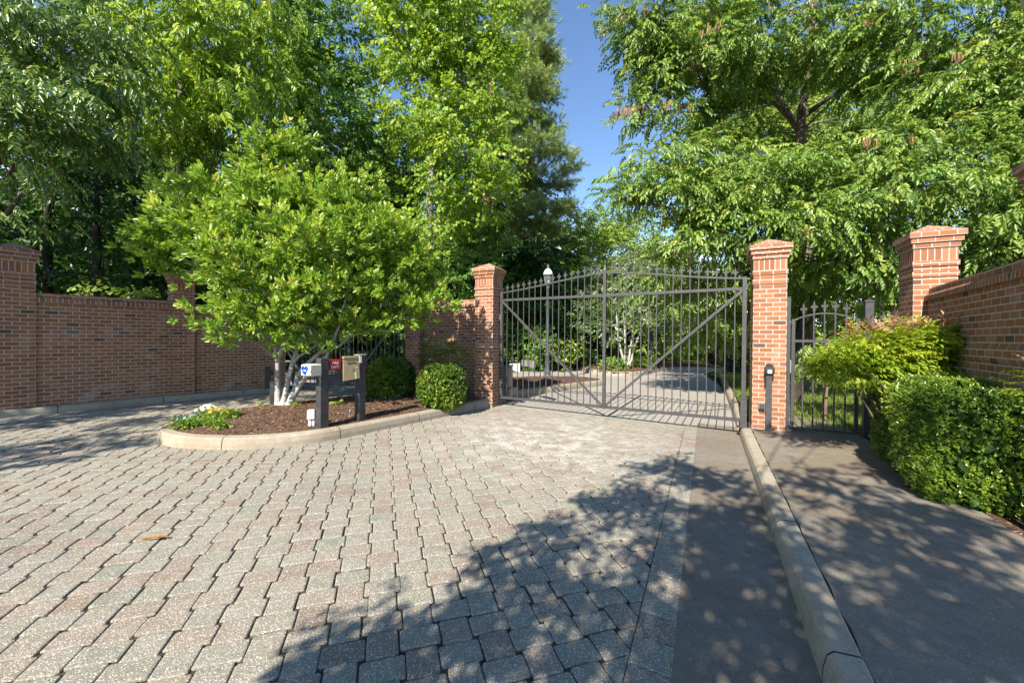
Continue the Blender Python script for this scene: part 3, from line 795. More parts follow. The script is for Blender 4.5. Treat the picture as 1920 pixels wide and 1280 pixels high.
# ------------------------------------------------------------------ ironwork
FIN = [(0, .185), (-.016, .135), (-.014, .10), (-.030, .118), (-.048, .108), (-.050, .084), (-.036, .075), (-.024, .082), (-.014, .066), (-.022, .058), (-.022, .044), (-.012, .038), (-.012, 0)]
FIN = FIN+[(-x, z) for x, z in FIN[::-1] if x != 0]
def finial(mb, x, z, sc=1., th=.014): mb.prism([(x+a*sc, z+b*sc) for a, b in FIN], -th/2, th/2)
def drive_gate(label, a, b, z0, zend, zpeak, zmid, n, flip=False):
    a, b = Vector(a), Vector(b); L = (b-a).length; ang = math.atan2(b.y-a.y, b.x-a.x)
    root = empty('drive_gate', (a.x, a.y, z0), ang, label, 'metal gate'); h = L/2; ze, zp, zm = zend-z0, zpeak-z0, zmid-z0
    I = M['iron']
    def top(x):
        q = x/h if x < h else (L-x)/h
        return ze+(zp-ze)*(.55*q+.45*(.5-.5*math.cos(math.pi*q)))
    m = MB(); m.bar((0, 0, 0), (L, 0, 0), .055, .055); m.build('bottom_rail', I, root)
    m = MB(); m.bar((.04, 0, zm), (L-.04, 0, zm), .05, .055); m.build('middle_rail', I, root)
    m = MB(); N = 24
    for i in range(N): m.bar((L*i/N, 0, top(L*i/N)), (L*(i+1)/N+.004, 0, top(L*(i+1)/N)), .04, .034)
    m.build('top_rail', I, root)
    for x in (0, L):
        m = MB(); m.box(x-.035, x+.035, -.035, .035, -.03, ze+.03); m.build('end_post', I, root)
    m = MB(); m.box(h-.032, h+.032, -.033, .033, -.03, zp+.05)
    k = [(h-.032, -.033), (h+.032, -.033), (h+.032, .033), (h-.032, .033)]
    for i in range(4): m.face([(*k[i], zp+.05), (*k[(i+1) % 4], zp+.05), (h, 0, zp+.2)])
    m.build('centre_post', I, root)
    for x0, x1 in ((.03, h-.03), (L-.03, h+.03)):
        m = MB(); m.bar((x0, -.037, zm-.03), (x1, -.037, .03), .018, .052); m.build('diagonal_brace', I, root)
    for half in (0, 1):
        for i in range(n):
            x = (i+1)*h/(n+1)+half*h
            m = MB(); m.box(x-.0092, x+.0092, -.0092, .0092, .02, top(x)+.012); pk = m.build('picket', I, root)
            m = MB(); finial(m, x, top(x)+.016, 1.0); m.build('finial', I, pk)
    return root
GL = XY(-5.42, .5); GR = XY(-.13, .1)
dg = drive_gate('wide grey metal drive gate with V brace and arched top between two brick piers', GL, GR, .30, 2.94, 3.25, 2.75, 16)
m = MB(); m.bbox(-.11, -.035, -.05, .05, -.32, -.05, .01); m.build('hinge', M['black'], dg)
m = MB(); m.bbox(-.10, -.035, -.03, .03, 1.95, 2.08, .01); m.build('hinge', M['grey'], dg)
GA = (-6.73, 12.28); GB = XY(-8.56, .62)
drive_gate('dark grey metal lane gate behind the small tree and the keypad stand', GA, GB, .36, 2.95, 3.2, 2.7, 12)
# catch post at the right end of the drive gate
p = XY(-.12, .0); r = empty('catch_post', (p[0], p[1]+.03, gz(*p)+.17), ANG, 'short grey steel catch post at the right end of the drive gate', 'gate post')
m = MB(); m.box(-.05, .05, -.055, -.043, 0, .52); m.box(-.05, -.04, -.043, .06, 0, .52); m.box(.04, .05, -.043, .06, 0, .52); m.build('channel', M['iron'], r)
m = MB(); m.bbox(-.062, .062, -.066, .07, .52, .55, .006); m.build('cap', M['iron'], r)
m = MB(); m.bbox(-.10, .10, -.10, .10, 0, .014, .003); m.build('base_plate', M['iron'], r)
# walk gate
def walk_gate():
    s0, s1, t = .64, 1.54, .2
    a = XY(s0, t); root = empty('walk_gate', (*a, gz(*a)+.22), ANG, 'narrow grey walk gate with arched top rail and five spear pickets', 'metal gate')
    L = s1-s0; I = M['iron']; ze = 1.93; zm = 1.56
    top = lambda x: ze+.115*(1-((x-L/2)/(L/2))**2)
    m = MB(); m.bar((0, 0, .0), (L, 0, .0), .04, .04); m.build('bottom_rail', I, root)
    m = MB(); m.bar((.02, 0, zm), (L-.02, 0, zm), .03, .045); m.build('middle_rail', I, root)
    m = MB()
    for i in range(12): m.bar((L*i/12, 0, top(L*i/12)), (L*(i+1)/12+.003, 0, top(L*(i+1)/12)), .028, .026)
    m.build('top_rail', I, root)
    for x in (0, L): m = MB(); m.box(x-.026, x+.026, -.024, .024, -.025, ze+.02); m.build('end_post', I, root)
    for i in range(5):
        x = (i+1)*L/6; m = MB(); m.box(x-.0105, x+.0105, -.0105, .0105, .015, top(x)+.012); pk = m.build('picket', I, root)
        m = MB(); m.prism([(x+aa, top(x)+.012+bb*1.25) for aa, bb in FIN], -.009, .009); m.build('finial', I, pk)
    m = MB(); m.bbox(-.09, -.026, -.03, .03, .98, 1.22, .006); m.build('latch_box', M['grey'], root)
    a = XY(.53, .18); r = empty('gate_post', (*a, gz(*a)+.172), ANG, 'flat grey steel jamb post bolted against the keypad pier', 'gate post')
    m = MB(); m.box(-.012, .062, -.03, .05, 0, 2.38); m.build('post', I, r)
    m = MB(); m.bbox(-.016, .066, -.034, .054, 2.38, 2.395, .003); m.build('cap', I, r)
    a = XY(1.69, .22); r = empty('gate_post', (*a, gz(*a)+.15), ANG, 'square grey capped gate post rising behind the red tipped shrub', 'gate post')
    m = MB(); m.box(-.055, .055, -.055, .055, 0, 2.30); m.build('post', I, r)
    m = MB(); m.bbox(-.068, .068, -.068, .068, 2.30, 2.325, .005)
    for q in range(4):
        k = [(-.06, -.06), (.06, -.06), (.06, .06), (-.06, .06)]
        m.face([(*k[q], 2.325), (*k[(q+1) % 4], 2.325), (0, 0, 2.365)])
    m.build('cap', I, r)
    a = XY(1.75, .24); b = XY(2.3, .24); root = empty('iron_fence', (*a, gz(*a)+.25), ANG, 'short grey spear picket fence filling the gap to the right pier', 'fence'); L = .5
    for z in (.0, 1.80): m = MB(); m.bar((0, 0, z), (L, 0, z), .03, .03); m.build('rail', I, root)
    for x in (.14, .30, .44):
        m = MB(); m.box(x-.0105, x+.0105, -.0105, .0105, -.05, 1.83); pk = m.build('picket', I, root)
        m = MB(); m.prism([(x+aa, 1.825+bb*1.25) for aa, bb in FIN], -.009, .009); m.build('finial', I, pk)
walk_gate()
# keypad post in front of the pier
p = XY(.245, -.11); r = empty('keypad_post', (*p, gz(*p)+.172), ANG, 'dark grey post with a small black keypad head in front of the sunlit pier', 'keypad post')
m = MB(); m.box(-.045, .045, -.03, .03, 0, 1.02); m.build('post', M['iron'], r)
kh = MB(); kh.bbox(-.073, .073, -.085, .03, 1.02, 1.14, .012)
kh.prism([(-.06, 1.14), (.06, 1.14), (.045, 1.185), (0, 1.20), (-.045, 1.185)], -.07, .02); kh = kh.build('keypad_head', M['black'], r)
m = MB(); m.bbox(-.065, .065, -.092, -.084, 1.105, 1.135, .003); m.build('visor', M['iron'], kh)
m = MB(); m.bbox(-.032, .032, -.091, -.0845, 1.03, 1.095, .002); m.build('keypad_plate', M['white'], kh)
m = MB(); m.bbox(-.062, -.05, -.02, .04, .80, 1.0, .004); m.build('conduit', M['black'], r)
p = XY(.135, -.045); r = empty('junction_box', (*p, gz(*p)+.55), ANG, 'small grey conduit box low on the sunlit keypad pier', 'junction box')
m = MB(); m.bbox(-.04, .06, -.05, .045, 0, .11, .008); m.build('box', M['grey'], r)
m = MB(); m.bbox(-.03, .05, -.058, -.0505, .012, .098, .003); m.build('lid', M['iron'], r)

# ------------------------------------------------------------------ keypad stand on the planter
def planter_z(x, y): return gz(x, y)+mulch_h(x, y)
A = Vector((-3.19, 6.70)); B = Vector((-2.78, 7.30)); dd = (B-A).normalized(); Ls = (B-A).length; sa = math.atan2(dd.y, dd.x)
zb = planter_z(A.x, A.y)
r = empty('keypad_stand', (A.x, A.y, zb), sa, 'charcoal timber keypad stand with tan panel, red fire box and white box', 'keypad stand')
m = MB(); m.bbox(-.075, .075, -.075, .075, -.1, 1.17, .008); m.build('post', M['post'], r)
m = MB(); m.bbox(-.05, .05, -.05, .05, 1.17, 1.19, .004)
m = MB(); m.bbox(Ls-.07, Ls+.07, -.07, .07, -.15, 1.19, .008); p2 = m.build('post', M['post'], r)
m = MB(); m.bbox(Ls-.082, Ls+.082, -.082, .082, 1.19, 1.212, .006); m.build('post_cap', M['grey'], p2)
m = MB(); m.bbox(Ls-.074, Ls-.02, -.078, -.0705, 1.06, 1.19, .003); m.build('bracket', M['white'], p2)
m = MB(); m.bbox(.06, Ls-.06, -.03, .03, .74, .88, .006); m.build('crossbar', M['post'], r)
m = MB(); m.bbox(.06, Ls-.06, -.025, .025, 1.05, 1.12, .006); m.build('crossbar', M['post'], r)
# sloping tan panel facing the drive
Mx = Matrix.Translation((.50, -.10, .76)) @ Matrix.Rotation(rad(-8), 4, 'X')
m = MB(); m.bbox(-.165, .165, 0, .11, 0, .37, .008, M=Mx); pn = m.build('keypad_panel', M['post'], r)
m = MB(); m.prism([(-.18, .0), (.14, .025), (.158, .385), (-.15, .385)], -.014, -.001, M=Mx); m.build('panel_face', M['tan'], pn)
m = MB(); m.bbox(-.16, .162, -.030, .02, .388, .43, .008, M=Mx); m.build('panel_hood', M['tan'], pn)
m = MB(); m.bbox(-.085, .095, -.0185, -.0145, .295, .312, .002, M=Mx); m.build('slot', M['black'], pn)
m = MB(); m.bbox(-.03, .03, -.019, -.0145, .165, .23, .002, M=Mx); m.build('lens_plate', M['grey'], pn)
m = MB()
for i in range(4):
    z = .125-.03*i; m.bbox(.055, .082, -.019, -.0145, z-.010, z+.011, .002, M=Mx)
m.bbox(.09, .107, -.019, -.0145, .21, .23, .002, M=Mx)
m.build('button_strip', M['white'], pn)
# red fire department box
m = MB(); m.bbox(.10, .31, -.05, .07, .96, 1.135, .006); fb = m.build('fire_box', M['red'], r)
for i, (tx, sz, zz) in enumerate((('FIRE', .066, 1.055), ('DEPT.', .060, .99))):
    cu = bpy.data.curves.new('lettering', 'FONT'); cu.body = tx; cu.size = sz; cu.extrude = .0006; cu.align_x = 'CENTER'; cu.offset = .0012
    tmp = bpy.data.objects.new('lettering', cu); me = bpy.data.meshes.new_from_object(tmp); bpy.data.objects.remove(tmp)
    me.materials.clear(); t_ = link('lettering', me, M['white'], fb)
    t_.location = (.207, -.0515, zz); t_.rotation_euler = (math.pi/2, 0, 0)
# white box with blue cover, turned towards the drive on the left side of the first post
Mj = Matrix.Translation((-.02, -.0, .89)) @ Matrix.Rotation(rad(64)-sa, 4, 'Z')
m = MB(); m.bbox(-.30, -.075, -.12, .10, 0, .19, .018, M=Mj); jb = m.build('white_box', M['cream'], r)
m = MB(); m.bbox(-.308, -.296, -.105, .085, .012, .178, .004, M=Mj); m.build('box_lid', M['white'], jb)
m = MB()
def disc(cx, cz, rr, n=14): return [(cx+rr*math.cos(6.2832*i/n), cz+rr*math.sin(6.2832*i/n)) for i in range(n)]
Mf = Mj @ Matrix.Translation((-.309, 0, 0)) @ Matrix.Rotation(rad(90), 4, 'Z')
m.prism(disc(-.045, .125, .042), 0, .004, M=Mf); m.prism(disc(.035, .128, .038), 0, .0045, M=Mf); m.prism([(-.06, .1), (-.05, .045), (-.02, .022), (.015, .028), (.05, .06), (.052, .1), (.012, .088), (-.02, .092)], 0, .005, M=Mf); m.build('blue_cover', M['blue'], jb)
m = MB(); m.bbox(-.31, -.285, -.135, -.121, .06, .10, .003, M=Mj); m.bbox(-.315, -.31, -.04, .02, .085, .10, .002, M=Mj); m.build('box_latch', M['white'], jb)
m = MB(); m.tube([(-.08, -.09, .90), (-.1, -.10, .84), (-.082, -.085, .80), (-.079, -.07, .72)], [.014]*4, 7); m.build('conduit', M['grey'], r)
# two shorter dark posts on the lane side
p = at(511, 752, 8.7); z_ = planter_z(p.x, p.y)-.05
r = empty('bollard', (p.x, p.y, z_), .4, 'short charcoal timber post just left of the white tree trunks', 'post')
m = MB(); m.bbox(-.045, .045, -.045, .045, -.1, .52, .008); m.build('post', M['post'], r)
m = MB(); m.bbox(-.05, .05, -.05, .05, .52, .545, .006); m.build('cap', M['post'], r)
p = at(502, 727, 11.2)
r = empty('sensor_post', (p.x, p.y, gz(p.x, p.y)+.17), .6, 'black sensor post against the shaded wall left of the tree', 'post')
m = MB(); m.bbox(-.07, .07, -.06, .06, 0, .62, .008); m.build('post', M['black'], r)
m = MB(); m.bbox(.07, .13, -.05, .05, .38, .49, .01); m.build('sensor', M['black'], r)
p = at(527, 738, 9.6); r = empty('sensor_post', (p.x, p.y, gz(p.x, p.y)+.17), .6, 'low black sensor box behind the white tree trunks', 'post')
m = MB(); m.bbox(-.07, .07, -.05, .05, 0, .25, .01); m.build('post', M['black'], r)
m = MB(); m.bbox(-.06, .06, -.058, -.05, .14, .23, .004); m.build('sensor', M['iron'], r)
# utility box in the mulch and a sprinkler riser
p = Vector((-3.38, 6.72)); r = empty('utility_box', (p.x, p.y, planter_z(*p)-.02), .25, 'small white utility box on a pipe in the mulch beside the keypad stand', 'utility box')
m = MB(); m.bbox(-.055, .055, -.05, .05, .13, .29, .008); m.build('box', M['white'], r)
m = MB(); m.tube([(-.02, 0, 0), (-.02, 0, .14)], [.028, .028], 8); m.tube([(.035, 0, 0), (.035, 0, .14)], [.02, .02], 8); m.build('pipe', M['white'], r)
m = MB(); m.bbox(-.057, .057, -.056, -.0505, .14, .28, .002); m.build('lid', M['cream'], r)
p = Vector((-2.98, 7.35)); r = empty('sprinkler', (p.x, p.y, planter_z(*p)-.02), 0, 'thin grey sprinkler riser in the mulch between the stand posts', 'sprinkler')
m = MB(); m.lathe([(.013, 0), (.013, .12), (.02, .125), (.02, .15), (.006, .16), (0, .16)], 10); m.build('riser', M['grey'], r)
# wall lights
for (s, t, z, lab) in ((-7.86, .62, 1.72, 'white round wall light left of the pair, next to the pier by the lane gate'), (-6.12, .435, 1.73, 'white round wall light with dark lens beside the drive gate pier')):
    p = XY(s, t); r = empty('wall_light', (*p, z), ANG, lab, 'wall light', 'round lights on the short brick wall')
    Rx = Matrix.Rotation(rad(90), 4, 'X')
    m = MB(); m.lathe([(0, 0), (.055, 0), (.055, .03), (.04, .05), (.04, .07), (.062, .09), (.068, .13), (.05, .155), (.046, .15), (0, .15)], 18)
    m.v = [tuple(Rx @ Vector(q)) for q in m.v]; m.build('housing', M['white'], r)
    m = MB(); m.lathe([(.045, .151), (.03, .158), (0, .16)], 14); m.v = [tuple(Rx @ Vector(q)) for q in m.v]; m.build('lens', M['black'], r)
# gate operator and notice board inside the gate
p = at(947, 737, 11.0); r = empty('gate_operator', (p.x, p.y, gz(p.x, p.y)+.12), ANG, 'grey gate operator cabinet with a jointed arm behind the drive gate hinge', 'gate operator')
m = MB(); m.bbox(-.30, .26, -.22, .3, 0, .22, .02); m.build('pad', M['kerb'], r)
m = MB(); m.bbox(-.17, .17, -.15, .15, .22, .80, .02); m.bbox(-.185, .185, -.165, .165, .80, .84, .012); m.build('cabinet', M['grey'], r)
m = MB(); m.bar((.0, 0, .90), (.62, -.14, .95), .04, .05); m.box(-.05, .05, -.05, .05, .84, .93); m.build('arm', M['black'], r)
m = MB(); m.bar((.58, -.13, .93), (1.12, -.52, .93), .05, .16); m.build('arm_sleeve', M['grey'], r)
p = at(964, 715, 13.2); r = empty('notice_board', (p.x, p.y, gz(p.x, p.y)+.15), -.1, 'small blank white notice board on a thin stake behind the drive gate', 'sign')
m = MB(); m.box(-.16, .19, -.012, .012, .42, .74); m.build('board', M['white'], r)
m = MB(); m.box(-.16, -.135, .013, .03, -.1, .80); m.build('stake', M['grey'], r)
m = MB(); m.bar((-.2, -.02, .745), (.27, -.02, .745), .02); m.bbox(-.06, .0, -.04, 0, .75, .79, .008); m.build('clip_bar', M['black'], r)

# ------------------------------------------------------------------ island beyond the gate, lamp post
IS = [(-.18, 10.45), (.02, 11.35), (1.2, 12.55), (2.4, 13.75), (3.25, 14.55), (3.55, 15.1), (3.2, 15.75), (2.4, 16.0), (1.0, 15.85), (-.8, 15.0), (-2.3, 13.9), (-2.9, 12.7), (-2.5, 11.95)]
ISs = smooth(IS, 5, False)
kerb('kerb', ISs, 1, [(o, h) for o, h in KPROF], M['kerb'])
mulch_mesh('mulch_bed', ISs, .12, lambda x, y: .15+.12*min(1, dist_edge(ISs, x, y)), .12)
p = (1.37, 15.35); r = empty('lamp_post', (*p, gz(*p)+.2), 0, 'tall grey lamp post with a white domed lantern beyond the drive gate', 'lamp post'); r.scale = (.92, .92, .855)
m = MB(); m.lathe([(.17, 0), (.17, .06), (.14, .09), (.15, .16), (.11, .3), (.085, .5), (.08, .95), (.092, .97), (.092, 1.02), (.068, 1.06)], 16); m.build('base', M['lamp_shaded'], r)
m = MB(); m.lathe([(.066, 1.04), (.056, 2.4), (.05, 3.95), (.07, 3.98), (.07, 4.04), (.045, 4.08)], 14); m.build('post', M['lamp_shaded'], r)
m = MB(); m.lathe([(.05, 4.05), (.10, 4.10), (.11, 4.14), (.125, 4.15), (.125, 4.17), (0, 4.17)], 16); m.build('lantern_seat', M['lamp_shaded'], r)
m = MB(); m.lathe([(.115, 4.165), (.16, 4.32), (.165, 4.55), (.165, 4.60)], 18); m.build('lantern_glass', M['glass'], r)
m = MB()
for k in range(6):
    a = k*1.0472; m.tube([(.117*math.cos(a), .117*math.sin(a), 4.165), (.166*math.cos(a), .166*math.sin(a), 4.42), (.168*math.cos(a), .168*math.sin(a), 4.61)], [.008]*3, 5)
m.build('lantern_frame', M['lamp_shaded'], r)
m = MB(); m.lathe([(.05, 4.2), (.05, 4.5), (.0, 4.52)], 10); m.build('bulb', M['white'], r)
m = MB(); m.lathe([(.195, 4.585), (.205, 4.60), (.197, 4.63), (.185, 4.69), (.15, 4.77), (.09, 4.84), (.05, 4.87), (0, 4.885)], 20); m.build('dome', M['white'], r)
m = MB(); m.lathe([(.196, 4.55), (.208, 4.595)], 20); m.lathe([(.05, 4.87), (.055, 4.92), (.03, 4.95), (.04, 5.0), (.015, 5.06), (0, 5.12)], 12); m.build('finial', M['lamp_shaded'], r)

# ------------------------------------------------------------------ mulch chips, lawn, litter
def ground_pts(poly, n, hf, margin=0.):
    xs = [p[0] for p in poly]; ys = [p[1] for p in poly]; out = []
    while len(out) < n:
        x = random.uniform(min(xs), max(xs)); y = random.uniform(min(ys), max(ys))
        if inside(poly, x, y) and (margin == 0 or dist_edge(poly, x, y) > margin): out.append((x, y, gz(x, y)+hf(x, y)))
    return np.array(out)
def scatter(name, P, kind, mat, smin, smax, tilt=.5):
    N = len(P); a = RNG.random(N)*6.283
    D_ = np.stack([np.cos(a), np.sin(a), RNG.normal(size=N)*tilt], 1); U_ = np.array([0, 0, 1.])+RNG.normal(size=(N, 3))*tilt*.6
    o = points_mesh(name, T[kind], P, orient(D_, U_), smin+(smax-smin)*RNG.random(N), RNG.random(N), mat)
    return tag(o, kind='stuff')
scatter('mulch_chips', ground_pts(PLpoly, 21000, mulch_h, .15), 'chip', M['chip'], .4, 1.15)
scatter('mulch_chips', ground_pts(ISs, 4500, lambda x, y: .15+.12*min(1, dist_edge(ISs, x, y)), .15), 'chip', M['chip'], .7, 1.5)
scatter('mulch_chips', ground_pts([XY(1.62, -9), XY(2.9, -9), XY(2.9, -.1), XY(1.62, -.1)], 5000, lambda x, y: .137), 'chip', M['chip'], .35, 1.0)
LAWN = [XY(.05, .75), XY(4.5, .75), XY(7, 6), XY(9, 13), XY(-.6, 13.5), XY(.0, 8)]
sheet('lawn', LAWN, .125, m_plain('lawn_ground', (.07, .085, .022), .95, .1, .45, 5, .6))
gp = ground_pts([XY(.05, .9), XY(3.5, .9), XY(6, 6), XY(7, 13), XY(-.4, 13.3), XY(.02, 8)], 26000, lambda x, y: .122)
N = len(gp); a = RNG.random(N)*6.283; D_ = np.stack([np.cos(a), np.sin(a), RNG.normal(size=N)*.05], 1)
U_ = np.array([0, 0, 1.])+RNG.normal(size=(N, 3))*.25
o = points_mesh('grass', T['blade'], gp, orient(D_, U_), 1.+1.3*RNG.random(N), RNG.random(N), M['grass']); tag(o, kind='stuff')
# fallen dry leaf on the pavers
m = MB(); Lf = .215
p = at(290, 1024, 3.36)
outl = [(0, 0), (.05, .018), (.10, .026), (.15, .02), (Lf, 0)]
for i in range(4):
    (x0, w0), (x1, w1) = outl[i], outl[i+1]
    for sd in (1, -1):
        q = [(x0, 0, .008+.03*math.sin(x0*14)*.6), (x1, 0, .008+.03*math.sin(x1*14)*.6), (x1, sd*w1, .022+.03*math.sin(x1*14)*.6), (x0, sd*w0, .022+.03*math.sin(x0*14)*.6)]
        m.face(q if sd > 0 else q[::-1])
m.tube([(0, 0, .008), (-.03, .004, .012), (-.05, .002, .006)], [.0025, .002, .0015], 5)
o = m.build('fallen_leaf', M['dryleaf']); o.location = (p.x-.09, p.y-.02, gz(p.x, p.y)+.0); o.rotation_euler = (0, 0, .33); o.scale = (.85, .85, 1)
tag(o, 'curled dry orange leaf lying on the paving in the left foreground', 'fallen leaf')
# weeds in the joints
wp = np.array([(*q, gz(*q)+.0) for q in [XY(-.9, -4.85), XY(-.89, -4.9), XY(-.91, -4.8), XY(-.89, -3.6), XY(-.9, -6.1), (-.55, 3.3), (-1.6, 4.3), (-2.9, 4.6), (-1.1, 2.9), (-3.9, 3.9)]])
wp = np.repeat(wp, 5, 0)+RNG.normal(size=(50, 3))*np.array([.018, .018, 0])
o = points_mesh('joint_weeds', T['blade'], wp, orient(RNG.normal(size=(50, 3))*np.array([1, 1, .1]), np.tile(np.array([0, 0, 1.]), (50, 1))+RNG.normal(size=(50, 3))*.3), .4+.35*RNG.random(50), RNG.random(50), M['grass']); tag(o, kind='stuff')

lp = []
while len(lp) < 190:
    q = random.choice(((random.uniform(-7, 1.5), random.uniform(2.2, 9)), XY(-.25+random.gauss(0, .09)-.06, random.uniform(-7, -.2)), XY(random.uniform(.1, 1.6), random.uniform(-7, 0)), XY(1.45+random.gauss(0, .1), random.uniform(-6, -.5))))
    s_, t_ = ST(*q)
    if inside(PLpoly, *q) or t_ > .2: continue
    lp.append((q[0], q[1], gz(*q)+(.178 if s_ > 0 else .004)))
scatter('leaf_litter', np.array(lp), 'chip', M['catkin'], .25, .75, .15)
# ------------------------------------------------------------------ pansies
def pansy(px, py, dep, rr, col, nf, label, leafmat='hosta'):
    p = at(px, py, dep); zz = planter_z(p.x, p.y)
    root = empty('flower_plant', (p.x, p.y, zz), random.uniform(0, 6), label, 'flower', 'bedding flowers at the nose of the planter')
    N = int(75*rr/.16); d = nrm(RNG.normal(size=(N, 3))); d[:, 2] = np.abs(d[:, 2]); q = d*rr*np.array([1, 1, .75])*(.5+.5*RNG.random((N, 1)))
    points_mesh('leaves', T['flat'], q, orient(d+RNG.normal(size=(N, 3))*.3, np.tile(np.array([0, 0, 1.]), (N, 1))+d*.4), .42+.35*RNG.random(N), RNG.random(N), M[leafmat], root)
    for i in range(nf):
        a = random.uniform(0, 6.28); e = random.uniform(.4, 1.4); c = Vector((math.cos(a)*math.cos(e), math.sin(a)*math.cos(e), math.sin(e)))*rr*1.12; c.z = c.z*.8+.035
        m = MB(); nrmv = (c.normalized()+Vector((.2, -.8, .4))).normalized(); x = nrmv.orthogonal().normalized(); y = nrmv.cross(x)
        for k in range(5):
            b0 = k*1.2566
            pts = [c+(x*math.cos(b0+t_)+y*math.sin(b0+t_))*l+nrmv*zz_ for t_, l, zz_ in ((-.1, .0, 0), (-.6, .020, .004), (-.33, .031, .007), (.33, .031, .007), (.6, .020, .004))]
            m.face(pts)
        m.build('flower', M[col], root)
for a in ((352, 795, 6.55, .16, 'petal_blue', 9, 'bedding plant with pale blue flowers at the tip of the planter'),
          (341, 787, 6.75, .13, 'petal_dark', 5, 'bedding plant with two crimson flowers at the far left of the planter tip'),
          (388, 771, 7.2, .17, 'petal_white', 13, 'bedding plant covered in creamy white flowers at the planter tip'),
          (410, 781, 6.95, .16, 'petal_orange', 8, 'bedding plant with orange flowers right of the white flowers'),
          (364, 800, 6.5, .14, 'petal_dark', 2, 'small leafy bedding plant in front of the blue flowers'),
          (433, 781, 6.95, .12, 'petal_white', 1, 'sparse pale bedding plant at the right end of the flower patch'),
          (397, 801, 6.55, .13, 'petal_white', 2, 'yellowing bedding plant in the front of the flower patch'),
          (415, 806, 6.45, .10, 'petal_white', 0, 'tiny low seedling nearest the planter kerb')):
    pansy(*a)
for (x, y, lab) in ((-4.95, 7.98, 'tiny green sucker shoot left of the white trunks'), (-4.35, 8.0, 'tiny green sucker shoot right of the white trunks'), (-3.6, 8.1, 'small green weed in the mulch behind the keypad stand')):
    root = empty('seedling', (x, y, planter_z(x, y)), 0, lab, 'weed', 'shoots coming up through the mulch')
    P = RNG.normal(size=(7, 3))*np.array([.04, .04, .03])+np.array([0, 0, .05]); 
    points_mesh('leaves', T['flat'], P, orient(RNG.normal(size=(7, 3)), np.tile(np.array([0, 0, 1.]), (7, 1))), .7+.4*RNG.random(7), RNG.random(7), M['hosta'], root)
#TREES

# ------------------------------------------------------------------ small white trunked tree on the planter
def mg(px, py, dep, r): v = at(px, py, dep); return (v.x, v.y, v.z, r)
mlobes = [lob(543+(a[0]-543)*.87, 490+(a[1]-490)*(.9 if a[1] < 490 else 1.06), a[2], a[3]*.88, a[4]*.9, *a[5:]) for a in (
    (528, 255, 8.1, 26, 26, .35), (556, 238, 8.2, 13, 22, .2), (505, 240, 8.1, 14, 22, .2), (490, 305, 8.1, 52, 36, .6), (545, 300, 8.2, 36, 34, .5), (430, 345, 7.9, 62, 36, .7), (350, 352, 7.9, 48, 34, .55), (318, 405, 7.9, 46, 30, .5), (300, 455, 7.9, 38, 26, .45),
    (395, 425, 7.4, 72, 44, .6), (490, 385, 7.6, 80, 52, .7), (590, 352, 8.2, 55, 36, .6), (650, 340, 7.9, 34, 28, .4), (560, 450, 7.1, 84, 50, .6), (430, 500, 6.9, 64, 40, .55), (480, 570, 7.0, 54, 32, .5), (715, 345, 8.3, 16, 22, .2),
    (680, 395, 8.0, 64, 40, .7), (640, 470, 7.5, 74, 50, .6), (740, 445, 7.8, 50, 44, .5), (785, 410, 8.1, 26, 26, .3), (600, 545, 7.5, 74, 40, .6), (700, 535, 7.9, 64, 42, .6), (765, 525, 8.0, 44, 42, .45), (798, 575, 8.6, 26, 30, .35), (640, 590, 8.0, 60, 28, .5),
    (392, 535, 7.3, 34, 24, .4), (540, 530, 8.5, 110, 60, .7), (520, 400, 8.5, 120, 70, .7), (690, 470, 8.3, 70, 56, .5), (410, 590, 7.2, 26, 20, .3), (470, 610, 7.1, 36, 18, .3), (560, 600, 7.3, 54, 26, .4), (262, 476, 8.0, 26, 16, .3), (285, 425, 8.0, 36, 24, .5), (290, 345, 8.0, 26, 18, .35), (270, 500, 7.9, 18, 10, .2), (815, 505, 8.3, 38, 40, .4), (830, 555, 8.3, 30, 34, .35), (800, 450, 8.2, 30, 34, .35), (825, 540, 8.5, 18, 30, .3), (812, 480, 8.1, 20, 24, .3), (690, 600, 8.2, 55, 24, .4), (760, 590, 8.2, 46, 26, .4), (820, 585, 8.2, 24, 26, .3), (440, 620, 7.1, 34, 20, .3), (520, 615, 7.2, 40, 20, .3), (610, 615, 7.5, 44, 20, .35))]
t0 = mg(523, 762, 8.15, .085)
